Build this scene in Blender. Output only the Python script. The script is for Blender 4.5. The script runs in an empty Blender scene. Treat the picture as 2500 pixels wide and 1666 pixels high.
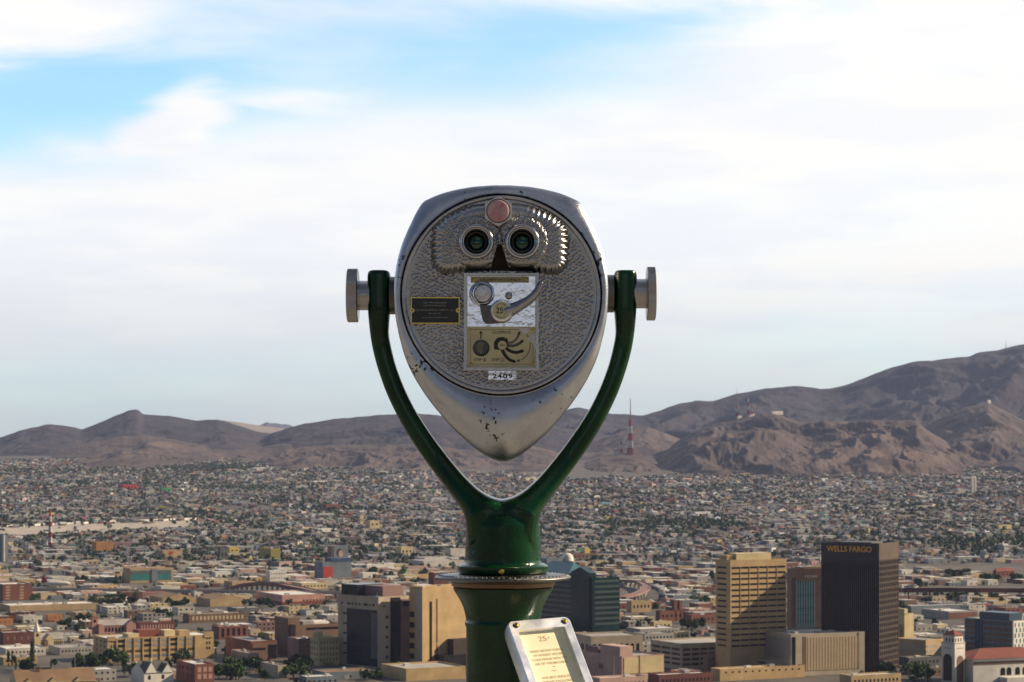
import bpy, math, random
import numpy as np
from mathutils import Vector, Matrix
R = math.radians
sc = bpy.context.scene
COL = sc.collection
rng = np.random.default_rng(7)
random.seed(7)

# ---------------------------------------------------------------- camera, sky, sun, exposure
FPX = 5600.0                    # focal length in photo pixels (2500 wide)
HOR = 1110.0                    # photo row of the horizon
cam = bpy.data.cameras.new('camera'); camo = bpy.data.objects.new('camera', cam); COL.objects.link(camo)
camo.location = (0, 0, 0); camo.rotation_euler = (R(90), 0, 0)
cam.sensor_width = 36; cam.lens = FPX / 2500 * 36; cam.shift_y = (HOR - 833) / 2500
cam.clip_start = .05; cam.clip_end = 80000
cam.dof.use_dof = True; cam.dof.focus_distance = 4.2; cam.dof.aperture_fstop = 36
sc.camera = camo
sc.view_settings.view_transform = 'Standard'; sc.view_settings.look = 'None'
sc.view_settings.exposure = 0.72; sc.view_settings.gamma = 1.0
SUN_EL, SUN_AZ = 29.0, 9.0      # azimuth from +X (right of the picture) towards +Y (away)
HAZE = 1.9e-5
w = bpy.data.worlds.new('World'); sc.world = w; w.use_nodes = True
def build_world():
    nt = w.node_tree; N = nt.nodes; L = nt.links; N.clear()
    out = N.new('ShaderNodeOutputWorld'); bg = N.new('ShaderNodeBackground')
    L.new(bg.outputs[0], out.inputs[0]); bg.inputs['Strength'].default_value = 0.1
    sky = N.new('ShaderNodeTexSky'); sky.sky_type = 'NISHITA'; sky.sun_disc = False
    sky.sun_elevation = R(SUN_EL); sky.sun_rotation = R(90 - SUN_AZ); sky.altitude = 1200
    sky.air_density = 1.0; sky.dust_density = 1.0
    tc = N.new('ShaderNodeTexCoord'); sep = N.new('ShaderNodeSeparateXYZ'); L.new(tc.outputs['Generated'], sep.inputs[0])
    def math_(op, a, b=None, clamp=False):
        m = N.new('ShaderNodeMath'); m.operation = op; m.use_clamp = clamp
        for i, v in enumerate((a, b)):
            if v is None: continue
            if isinstance(v, (int, float)): m.inputs[i].default_value = v
            else: L.new(v, m.inputs[i])
        return m.outputs[0]
    def mrange(v, a, b, c, d):
        m = N.new('ShaderNodeMapRange'); m.interpolation_type = 'SMOOTHSTEP'; L.new(v, m.inputs[0])
        for i, q in enumerate((a, b, c, d)): m.inputs[i + 1].default_value = q
        return m.outputs[0]
    # streaky cloud sheet over the southern sky: noise over the direction, stretched along the horizon
    mp = N.new('ShaderNodeMapping'); L.new(tc.outputs['Generated'], mp.inputs[0])
    mp.inputs['Scale'].default_value = (6.0, 6.0, 30.0); mp.inputs['Rotation'].default_value = (0, R(4), 0); mp.inputs['Location'].default_value = (.35, 0, .62)
    n1 = N.new('ShaderNodeTexNoise'); n1.inputs['Scale'].default_value = 1.0; n1.inputs['Detail'].default_value = 8; n1.inputs['Roughness'].default_value = .55; n1.inputs['Distortion'].default_value = .4
    L.new(mp.outputs[0], n1.inputs[0])
    ux = sep.outputs['X']; uy = sep.outputs['Y']; uz = sep.outputs['Z']
    nx = math_('MULTIPLY', math_('SUBTRACT', n1.outputs['Fac'], .5), .10)
    def ell(az, el, raz, rel, amp):                     # a soft patch of the sky, direction and size in radians
        dx = math_('DIVIDE', math_('SUBTRACT', math_('ADD', ux, nx), az), raz); dz = math_('DIVIDE', math_('SUBTRACT', math_('ADD', uz, math_('MULTIPLY', nx, .5)), el), rel)
        return mrange(math_('SQRT', math_('ADD', math_('MULTIPLY', dx, dx), math_('MULTIPLY', dz, dz))), 0.0, 1.0, amp, 0.0)
    s = mrange(uz, .0, .10, -.12, .46)                   # blue-grey band over the mountains, milky veil above it
    for e in ((-.205, .150, .150, .044, -1.5), (-.19, .160, .07, .02, -.55), (-.235, .136, .06, .016, -.5), (-.06, .174, .20, .050, -1.1), (.05, .182, .10, .026, -.55), (.0, .160, .10, .02, -.3), (-.215, .187, .085, .020, 1.2), (-.139, .146, .024, .020, 1.5), (-.10, .152, .05, .008, .6), (-.165, .136, .05, .007, .4), (.2, .17, .14, .05, .3)):
        s = math_('ADD', s, ell(*e))
    s = math_('ADD', s, math_('MULTIPLY', math_('SUBTRACT', n1.outputs['Fac'], .5), mrange(uz, .10, .17, 1.2, 2.4)))
    s = math_('ADD', s, mrange(uz, .22, .5, 0.0, -.9))
    f = math_('MAXIMUM', math_('MULTIPLY', mrange(s, -1.25, .62, 0.12, 1.0), mrange(uy, -.1, .5, 0.0, 1.0)), mrange(uz, .3, .75, 0.0, .10))
    back = math_('MULTIPLY', mrange(uy, -.5, -.8, 0.0, 1.0), math_('ADD', ell(.0, .075, .26, .085, 1.5), ell(.15, .5, .4, .28, .5)), True)       # bright patches added behind the camera, to reflect in coin plate and chin
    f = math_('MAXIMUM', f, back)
    cl = N.new('ShaderNodeMix'); cl.data_type = 'RGBA'; cl.clamp_factor = True
    warm = mrange(ux, -.05, .22, 0.0, 1.0)
    n2 = N.new('ShaderNodeTexNoise'); n2.inputs['Scale'].default_value = 2.3; n2.inputs['Detail'].default_value = 6; L.new(mp.outputs[0], n2.inputs[0])
    tone = math_('ADD', mrange(n2.outputs['Fac'], .38, .62, 0.0, .75), math_('MULTIPLY', warm, .35), True)
    L.new(tone, cl.inputs[0]); cl.inputs[6].default_value = (5.9, 5.98, 6.2, 1); cl.inputs[7].default_value = (6.6, 6.5, 6.25, 1)
    dim = N.new('ShaderNodeVectorMath'); dim.operation = 'SCALE'; L.new(cl.outputs[2], dim.inputs[0]); L.new(mrange(uz, .0, .10, .69, 1.0), dim.inputs['Scale'])
    gm = N.new('ShaderNodeMix'); gm.data_type = 'RGBA'; L.new(mrange(uy, -.3, .7, 0.0, 1.0), gm.inputs[0]); gm.inputs[6].default_value = SKYBACK; gm.inputs[7].default_value = SKYGAIN
    gain = N.new('ShaderNodeMix'); gain.data_type = 'RGBA'; gain.blend_type = 'MULTIPLY'; gain.inputs[0].default_value = 1
    L.new(sky.outputs[0], gain.inputs[6]); L.new(gm.outputs[2], gain.inputs[7])
    mix = N.new('ShaderNodeMix'); mix.data_type = 'RGBA'
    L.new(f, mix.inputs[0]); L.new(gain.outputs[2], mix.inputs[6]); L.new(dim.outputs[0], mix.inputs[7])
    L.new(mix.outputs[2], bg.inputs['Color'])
SKYGAIN = (.88, 1.26, 1.36, 1); SKYBACK = (.27, .29, .32, 1)
build_world()
sun = bpy.data.lights.new('sun', 'SUN'); suno = bpy.data.objects.new('sun', sun); COL.objects.link(suno)
sun.energy = 5.0; sun.angle = R(.5); sun.color = (1, .80, .54)
SD = Vector((math.cos(R(SUN_EL)) * math.cos(R(SUN_AZ)), math.cos(R(SUN_EL)) * math.sin(R(SUN_AZ)), math.sin(R(SUN_EL))))
suno.rotation_euler = SD.to_track_quat('Z', 'Y').to_euler(); suno.location = SD * 50
try:
    sc.cycles.max_bounces = 6; sc.cycles.diffuse_bounces = 2; sc.cycles.glossy_bounces = 3; sc.cycles.volume_bounces = 0
    sc.cycles.use_denoising = True
except Exception: pass

# ---------------------------------------------------------------- helpers
def tag(o, label=None, cat=None, group=None, kind=None):
    if label: o['label'] = label
    if cat: o['category'] = cat
    if group: o['group'] = group
    if kind: o['kind'] = kind
    return o
def empty(name, loc=(0, 0, 0), rz=0.0):
    o = bpy.data.objects.new(name, None); COL.objects.link(o); o.location = loc; o.rotation_euler = (0, 0, rz)
    o.empty_display_size = .1
    return o
MATS = {}
def M(name, col=(.5, .5, .5), rough=.7, metal=0.0, var=.15, scale=3.0, bump=0.0, bscale=40.0, coat=0.0, col2=None, thr=None, spec=.5):
    if name in MATS: return MATS[name]
    m = bpy.data.materials.new(name); m.use_nodes = True; MATS[name] = m
    nt = m.node_tree; N = nt.nodes; L = nt.links; p = N['Principled BSDF']
    p.inputs['Roughness'].default_value = rough; p.inputs['Metallic'].default_value = metal
    p.inputs['Specular IOR Level'].default_value = spec
    if coat: p.inputs['Coat Weight'].default_value = coat; p.inputs['Coat Roughness'].default_value = .06
    tc = N.new('ShaderNodeTexCoord')
    n = N.new('ShaderNodeTexNoise'); n.inputs['Scale'].default_value = scale; n.inputs['Detail'].default_value = 6; n.inputs['Roughness'].default_value = .6
    L.new(tc.outputs['Object'], n.inputs[0])
    cr = N.new('ShaderNodeValToRGB'); L.new(n.outputs['Fac'], cr.inputs[0])
    a, b = (thr or (.3, .7)); cr.color_ramp.elements[0].position = a; cr.color_ramp.elements[1].position = b
    c2 = col2 or tuple(min(1, c * (1 + var)) for c in col); c1 = col if col2 else tuple(c * (1 - var) for c in col)
    cr.color_ramp.elements[0].color = (*c1, 1); cr.color_ramp.elements[1].color = (*c2, 1)
    L.new(cr.outputs[0], p.inputs['Base Color'])
    if bump:
        n2 = N.new('ShaderNodeTexNoise'); n2.inputs['Scale'].default_value = bscale; n2.inputs['Detail'].default_value = 4
        L.new(tc.outputs['Object'], n2.inputs[0])
        bp = N.new('ShaderNodeBump'); bp.inputs['Strength'].default_value = bump; bp.inputs['Distance'].default_value = .02 if bscale < 30 else .001
        L.new(n2.outputs['Fac'], bp.inputs['Height']); L.new(bp.outputs[0], p.inputs['Normal'])
    return m
class MB:
    """collects shapes, builds them as one mesh object"""
    def __init__(s): s.v = []; s.f = []; s.m = []; s.sm = []
    def add(s, V, F, mi=0, smooth=False):
        o = len(s.v); s.v += [tuple(map(float, q)) for q in V]
        for f in F: s.f.append([i + o for i in f]); s.m.append(mi); s.sm.append(smooth)
        return s
    def box(s, x0, x1, y0, y1, z0, z1, mi=0, top=True):
        V = [(x0, y0, z0), (x1, y0, z0), (x1, y1, z0), (x0, y1, z0), (x0, y0, z1), (x1, y0, z1), (x1, y1, z1), (x0, y1, z1)]
        F = [(0, 1, 5, 4), (1, 2, 6, 5), (2, 3, 7, 6), (3, 0, 4, 7), (3, 2, 1, 0)]
        if top: F.append((4, 5, 6, 7))
        return s.add(V, F, mi)
    def prism(s, poly, y0, y1, mi=0, smooth=False):      # polygon in (x,z), extruded along y (y0 = side towards the camera)
        n = len(poly)
        a = sum(poly[i][0] * poly[(i + 1) % n][1] - poly[(i + 1) % n][0] * poly[i][1] for i in range(n))
        if a < 0: poly = poly[::-1]
        V = [(x, y0, z) for x, z in poly] + [(x, y1, z) for x, z in poly]
        F = [list(range(n)), list(range(2 * n - 1, n - 1, -1))] + [(i, i + n, (i + 1) % n + n, (i + 1) % n) for i in range(n)]
        return s.add(V, F, mi, smooth)
    def lathe(s, prof, c=(0, 0, 0), axis='z', n=48, mi=0, smooth=True, cap=True):   # prof: (r, h)
        V = []; F = []
        for r, h in prof:
            for k in range(n):
                a = 2 * math.pi * k / n; p, q = r * math.cos(a), r * math.sin(a)
                V.append({'z': (p, q, h), 'y': (p, h, -q), 'x': (h, p, q)}[axis])
        V = [(x + c[0], y + c[1], z + c[2]) for x, y, z in V]
        for j in range(len(prof) - 1):
            for k in range(n):
                F.append((j * n + k, j * n + (k + 1) % n, (j + 1) * n + (k + 1) % n, (j + 1) * n + k))
        if cap:
            F.append(list(range(n - 1, -1, -1))); F.append([(len(prof) - 1) * n + k for k in range(n)])
        return s.add(V, F, mi, smooth)
    def tube(s, pts, rad, n=10, mi=0, flat=1.0):
        P = [Vector(p) for p in pts]; rad = [rad] * len(P) if isinstance(rad, (int, float)) else rad
        V = []; F = []
        for i, p in enumerate(P):
            t = (P[min(i + 1, len(P) - 1)] - P[max(i - 1, 0)]).normalized()
            u = Vector((0, 1, 0)) if abs(t.y) < .9 else Vector((1, 0, 0))
            a = t.cross(u).normalized(); b = a.cross(t).normalized()
            for k in range(n):
                q = 2 * math.pi * k / n; V.append(p + a * math.cos(q) * rad[i] + b * math.sin(q) * rad[i] * flat)
        for j in range(len(P) - 1):
            for k in range(n): F.append((j * n + k, (j + 1) * n + k, (j + 1) * n + (k + 1) % n, j * n + (k + 1) % n))
        F.append(list(range(n))); F.append([(len(P) - 1) * n + k for k in range(n - 1, -1, -1)])
        return s.add(V, F, mi, True)
    def build(s, name, mats, parent=None, origin=None, sub=None):
        me = bpy.data.meshes.new(name)
        V = s.v if origin is None else [(x - origin[0], y - origin[1], z - origin[2]) for x, y, z in s.v]
        me.from_pydata(V, [], s.f)
        for m in (mats if isinstance(mats, (list, tuple)) else [mats]): me.materials.append(m)
        me.polygons.foreach_set('material_index', s.m); me.polygons.foreach_set('use_smooth', s.sm); me.update()
        if any(s.sm): me.set_sharp_from_angle(angle=R(38))
        o = bpy.data.objects.new(name, me); COL.objects.link(o)
        if parent: o.parent = parent
        return o
def np_mesh(name, V, F, mats, cols=None, smooth=False, parent=None):
    V = np.asarray(V, np.float32); F = np.asarray(F, np.int32)
    me = bpy.data.meshes.new(name); nf, k = F.shape
    me.vertices.add(len(V)); me.vertices.foreach_set('co', V.ravel())
    me.loops.add(nf * k); me.loops.foreach_set('vertex_index', F.ravel())
    me.polygons.add(nf); me.polygons.foreach_set('loop_start', np.arange(nf, dtype=np.int32) * k)
    me.polygons.foreach_set('use_smooth', np.full(nf, smooth))
    if cols is not None:
        at = me.attributes.new('tint', 'FLOAT_COLOR', 'FACE'); c = np.ones((nf, 4), np.float32); c[:, :3] = cols; at.data.foreach_set('color', c.ravel())
    me.update(calc_edges=True); me.validate()
    for m in (mats if isinstance(mats, (list, tuple)) else [mats]): me.materials.append(m)
    o = bpy.data.objects.new(name, me); COL.objects.link(o)
    if parent: o.parent = parent
    return o
def grid_faces(ny, nx):
    i = np.arange(ny - 1)[:, None] * nx + np.arange(nx - 1)[None]
    return np.stack([i, i + 1, i + nx + 1, i + nx], -1).reshape(-1, 4)
def hash2(i, j, seed):
    h = (i.astype(np.int64) * 374761393 + j.astype(np.int64) * 668265263 + seed * 1442695041) & 0xffffffff
    h = ((h ^ (h >> 13)) * 1274126177) & 0xffffffff
    return ((h ^ (h >> 16)) & 0xffff) / 65535.0
def vnoise(x, y, seed=0):
    xi = np.floor(x); yi = np.floor(y); fx = x - xi; fy = y - yi
    fx = fx * fx * (3 - 2 * fx); fy = fy * fy * (3 - 2 * fy)
    a = hash2(xi, yi, seed); b = hash2(xi + 1, yi, seed); c = hash2(xi, yi + 1, seed); d = hash2(xi + 1, yi + 1, seed)
    return (a * (1 - fx) + b * fx) * (1 - fy) + (c * (1 - fx) + d * fx) * fy
def fbm(x, y, oct=4, seed=0, ridged=False):
    t = 0; a = 1; n = 0
    for o in range(oct):
        v = vnoise(x * 2 ** o, y * 2 ** o, seed + o)
        if ridged: v = 1 - np.abs(2 * v - 1)
        t = t + a * v; n += a; a *= .5
    return t / n
_txt = {}
def text_geo(body, bold=0.0):
    """built-in font outlines, box normalised to 0..1"""
    if (body, bold) in _txt: return _txt[(body, bold)]
    cu = bpy.data.curves.new('lettering', 'FONT'); cu.body = body; cu.dimensions = '2D'; cu.fill_mode = 'BOTH'; cu.resolution_u = 4; cu.offset = bold
    ob = bpy.data.objects.new('lettering', cu); COL.objects.link(ob)
    dg = bpy.context.evaluated_depsgraph_get(); dg.update()
    me = ob.evaluated_get(dg).to_mesh()
    V = np.array([v.co[:2] for v in me.vertices]); F = [list(p.vertices) for p in me.polygons]
    ob.evaluated_get(dg).to_mesh_clear(); bpy.data.objects.remove(ob); bpy.data.curves.remove(cu)
    V = (V - V.min(0)) / (V.max(0) - V.min(0))
    _txt[(body, bold)] = (V, F); return V, F
def put_text(mb, body, x0, x1, z0, z1, y, mi=0, bold=0.0):
    V, F = text_geo(body, bold)
    mb.add([(x0 + (x1 - x0) * a, y, z0 + (z1 - z0) * b) for a, b in V], F, mi)

# ---------------------------------------------------------------- the ground and the mountains
def gz(X, Y):
    X = np.asarray(X, float); Y = np.asarray(Y, float)
    z = np.where(Y < 9, -1.8, -1.8 - .5 * (Y - 9))
    z = np.where(Y > 200, -97.3 - 52.7 * np.clip((Y - 200) / 500, 0, 1) ** .7, z)
    z = np.where(Y > 2900, -150 + .0267 * (Y - 2900), z)
    z = np.where(Y > 8200, -8.5 + .004 * (Y - 8200), z)
    z = np.where(Y < -12, -1.8 + 70 * (1 - np.exp(-(-Y - 12) / 1400.)), z)
    und = 9 * (fbm(X / 700 + 31, Y / 900 + 7, 3, 5) - .5) * np.clip((Y - 3100) / 1500, 0, 1)
    return z + und
def gY(py):                      # distance at which the flat or rising city ground shows on photo row py
    return 840000 / (py - HOR) if py >= 1400 else 227.4 / ((py - HOR) / FPX + .0267)
def wx(px, Y): return (px - 1250) / FPX * Y
def wz(py, Y): return (HOR - py) / FPX * Y
def attr_mat(name, rough=.85, var=.25, scale=.15, spec=.3):
    m = bpy.data.materials.new(name); m.use_nodes = True; nt = m.node_tree; N = nt.nodes; L = nt.links; p = N['Principled BSDF']
    p.inputs['Roughness'].default_value = rough; p.inputs['Specular IOR Level'].default_value = spec
    a = N.new('ShaderNodeAttribute'); a.attribute_name = 'tint'
    tc = N.new('ShaderNodeTexCoord'); n = N.new('ShaderNodeTexNoise'); n.inputs['Scale'].default_value = scale; n.inputs['Detail'].default_value = 5
    L.new(tc.outputs['Object'], n.inputs[0])
    mr = N.new('ShaderNodeMapRange'); L.new(n.outputs['Fac'], mr.inputs[0]); mr.inputs[1].default_value = .25; mr.inputs[2].default_value = .75; mr.inputs[3].default_value = 1 - var; mr.inputs[4].default_value = 1 + var
    mx = N.new('ShaderNodeVectorMath'); mx.operation = 'SCALE'; L.new(a.outputs['Color'], mx.inputs[0]); L.new(mr.outputs[0], mx.inputs['Scale'])
    L.new(mx.outputs[0], p.inputs['Base Color']); return m
def earth_mat(name, cols, scales, bump=1.0, bdist=6.0, bscale=.02):
    m = bpy.data.materials.new(name); m.use_nodes = True; nt = m.node_tree; N = nt.nodes; L = nt.links; p = N['Principled BSDF']
    p.inputs['Roughness'].default_value = .95; p.inputs['Specular IOR Level'].default_value = .1
    tc = N.new('ShaderNodeTexCoord'); prev = None
    for (a, b), sca in zip(cols, scales):
        n = N.new('ShaderNodeTexNoise'); n.inputs['Scale'].default_value = sca; n.inputs['Detail'].default_value = 8; n.inputs['Roughness'].default_value = .65
        L.new(tc.outputs['Object'], n.inputs[0])
        cr = N.new('ShaderNodeValToRGB'); L.new(n.outputs['Fac'], cr.inputs[0]); cr.color_ramp.elements[0].position = .38; cr.color_ramp.elements[1].position = .62
        cr.color_ramp.elements[0].color = (*a, 1); cr.color_ramp.elements[1].color = (*b, 1)
        if prev is None: prev = cr.outputs[0]
        else:
            mx = N.new('ShaderNodeMix'); mx.data_type = 'RGBA'; mx.inputs[0].default_value = .5
            L.new(prev, mx.inputs[6]); L.new(cr.outputs[0], mx.inputs[7]); prev = mx.outputs[2]
    L.new(prev, p.inputs['Base Color'])
    if bump:
        n2 = N.new('ShaderNodeTexNoise'); n2.inputs['Scale'].default_value = bscale; n2.inputs['Detail'].default_value = 8; n2.inputs['Roughness'].default_value = .6
        L.new(tc.outputs['Object'], n2.inputs[0]); bp = N.new('ShaderNodeBump'); bp.inputs['Strength'].default_value = bump; bp.inputs['Distance'].default_value = bdist
        L.new(n2.outputs['Fac'], bp.inputs['Height']); L.new(bp.outputs[0], p.inputs['Normal'])
    return m
xs = np.concatenate([-np.geomspace(16000, 1800, 14), np.linspace(-1700, 1700, 120), np.geomspace(1800, 16000, 14)])
ys = np.concatenate([np.linspace(-1900, -60, 26), np.linspace(-40, 60, 40), np.linspace(70, 900, 50), np.linspace(930, 9000, 210), np.geomspace(9200, 34000, 16)])
GX, GY = np.meshgrid(xs, ys)
ground = np_mesh('ground', np.stack([GX, GY, gz(GX, GY)], -1).reshape(-1, 3), grid_faces(len(ys), len(xs)),
    earth_mat('dusty ground', [((.075, .068, .063), (.15, .132, .115)), ((.04, .04, .042), (.12, .108, .097))], [.006, .04], .3, .5, .2), smooth=True)
tag(ground, 'dusty plain under the city rising to the mountains', 'ground', kind='structure')
mb = MB().box(-30, 30, -11, 7.5, -1.78, -1.6)
tag(mb.build('terrace', M('terrace concrete', (.24, .23, .21), .9, var=.2, scale=1.5)), 'concrete overlook terrace under the viewer', 'terrace', kind='structure')
MT = earth_mat('desert mountain', [((.046, .038, .04), (.128, .096, .084)), ((.03, .027, .032), (.106, .08, .072))], [.0022, .016], .75, 14, .012)
MTd = earth_mat('dark desert mountain', [((.024, .025, .036), (.064, .052, .056)), ((.018, .02, .03), (.054, .044, .05))], [.0022, .014], .75, 14, .012)
PALE = earth_mat('pale dunes', [((.19, .17, .155), (.26, .23, .20))], [.004], .5, 6, .01)
def ridge(name, label, pts, Yr, W, mat, ero=.30, seed=0, foot=None, n=420, gs=230., pw=1.15, jag=3.0):
    px = np.linspace(pts[0][0], pts[-1][0], n); py = np.interp(px, [p[0] for p in pts], [p[1] for p in pts])
    py = np.convolve(np.pad(py, 3, 'edge'), np.array([1, 2, 3, 4, 3, 2, 1]) / 16., 'valid')
    py = py + jag * (fbm(px / 23., px * 0 + seed, 4, seed + 3) - .5)
    rows = 120; tt = np.linspace(0, 1, rows); V = []
    zr = wz(py, Yr); spx = (px - 1250) / FPX
    for t in tt:
        Y = Yr - W * (1 - t) + 0 * px; X = spx * Y
        zf = gz(X, Y * 0 + Yr - W) - 12 if foot is None else foot
        s = t ** pw
        wob = fbm(X / 600 + seed, Y / 600, 3, seed + 20) - .5
        g = fbm(X / (1.25 * gs) + 2.6 * wob + seed * 3.1, Y / (gs * 4.5) + 1.6 * wob, 5, seed, True) - .55
        g = g + .22 * (fbm(X / (gs * .34) + 3 * wob + seed, Y / (gs * 1.1), 4, seed + 50, True) - .55); amp = .92 * ero * np.maximum(zr - zf, 0) * (4 * t * (1 - t)) ** .8
        V.append(np.stack([X + 0 * px, Y, zf + (zr - zf) * s + amp * g * 1.5], -1))
    for k, t in enumerate((.1, .3, .6, 1.0)):
        Y = Yr + W * t + 0 * px; X = spx * Y; V.append(np.stack([X, Y, zr - (zr + 60) * t ** 1.1], -1))
    V = np.array(V).reshape(-1, 3)
    return tag(np_mesh(name, V, grid_faces(rows + 4, n), mat, smooth=True), label, 'mountain', kind='structure')
ridge('far_mountain', 'small blue peaks far beyond the left range', [(560, 1062), (610, 1046), (632, 1039), (641, 1036), (652, 1030), (660, 1034), (672, 1033), (688, 1037), (700, 1036), (716, 1041), (760, 1062)], 29000, 2500, MTd, .2, 41, foot=-20, n=160, jag=2)
ridge('dunes', 'pale sandy ridge behind the left range', [(480, 1060), (540, 1026), (580, 1031), (640, 1040), (690, 1046), (740, 1062)], 13500, 1200, PALE, .1, 3, n=120, jag=1)
ridge('mountain', 'long high mountain rising to the right edge', [(1240, 1075), (1300, 1030), (1364, 1007), (1388, 999), (1413, 994), (1440, 1000), (1493, 1011), (1530, 1011), (1566, 1016), (1620, 1000), (1660, 985), (1700, 979), (1740, 980), (1800, 962), (1880, 947), (1950, 943), (2010, 950), (2050, 945), (2080, 935), (2115, 922), (2150, 908), (2180, 897), (2230, 884), (2280, 880), (2335, 873), (2365, 871), (2390, 860), (2433, 856), (2460, 848), (2500, 841), (2650, 812), (2800, 830), (3000, 900)], 11500, 2600, MTd, .34, 5, n=700, gs=330)
ridge('mountain', 'brown hump with a rocky knob at the left', [(-400, 1120), (-100, 1090), (0, 1068), (60, 1048), (117, 1036), (160, 1039), (200, 1049), (250, 1030), (298, 1009), (312, 1003), (326, 1000), (340, 1001), (347, 1011), (415, 1016), (478, 1028), (510, 1025), (530, 1024), (575, 1037), (630, 1055), (680, 1062), (760, 1085), (840, 1115)], 10400, 2400, MTd, .32, 9, n=520, gs=300)
ridge('mountain', 'broad flat topped ridge behind the viewer', [(590, 1112), (640, 1075), (660, 1060), (700, 1046), (745, 1034), (810, 1024), (880, 1018), (940, 1012), (1020, 1009), (1064, 1014), (1150, 1030), (1250, 1040), (1330, 1037), (1400, 1048), (1500, 1066), (1560, 1090), (1640, 1118)], 9600, 2000, MTd, .28, 13, n=460, gs=280)
ridge('hill', 'low tan hill left of centre under the long ridge', [(60, 1135), (130, 1103), (190, 1088), (300, 1066), (360, 1063), (430, 1075), (500, 1088), (560, 1095), (640, 1092), (700, 1080), (760, 1085), (840, 1100), (900, 1130)], 8700, 2100, MT, .32, 17, n=400, gs=230)
ridge('hill', 'gullied brown cliff hill behind the yoke', [(560, 1150), (640, 1118), (700, 1097), (760, 1089), (840, 1086), (940, 1085), (1030, 1085), (1080, 1092), (1130, 1100), (1200, 1094), (1280, 1085), (1340, 1098), (1400, 1118), (1440, 1140), (1480, 1165)], 7900, 1450, MT, .42, 21, n=460, gs=150)
ridge('hill', 'rounded tan hill behind the tall red mast', [(1330, 1120), (1400, 1095), (1464, 1074), (1517, 1053), (1550, 1045), (1578, 1042), (1609, 1052), (1649, 1067), (1700, 1085), (1780, 1120)], 8900, 1300, MT, .36, 25, n=240, gs=200)
ridge('hill', 'hill carrying the tall red mast', [(1330, 1175), (1400, 1140), (1464, 1118), (1510, 1112), (1550, 1111), (1600, 1120), (1640, 1140), (1700, 1166), (1745, 1185)], 7500, 1450, MT, .36, 29, n=220, gs=140)
ridge('hill', 'pointed tan hill at the right carrying a white hut', [(2130, 1120), (2200, 1070), (2254, 1044), (2303, 1017), (2352, 996), (2413, 983), (2449, 1000), (2498, 1026), (2600, 1060), (2700, 1120)], 9000, 2100, MT, .4, 33, n=320, gs=200)
ridge('hill', 'wide gullied hill at the right with a paved summit', [(1560, 1165), (1617, 1113), (1649, 1080), (1701, 1050), (1754, 1033), (1807, 1023), (1860, 1010), (1885, 1010), (1912, 1018), (1955, 1031), (2010, 1031), (2080, 1030), (2140, 1025), (2189, 1028), (2238, 1030), (2264, 1051), (2303, 1074), (2345, 1100), (2387, 1124), (2430, 1160)], 8000, 1900, MT, .5, 37, n=520, gs=170)
ridge('hill', 'dark spur at the right edge', [(2380, 1160), (2440, 1106), (2482, 1080), (2520, 1066), (2600, 1050), (2700, 1060), (2800, 1120)], 7900, 1400, MT, .5, 43, n=200, gs=160)

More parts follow.
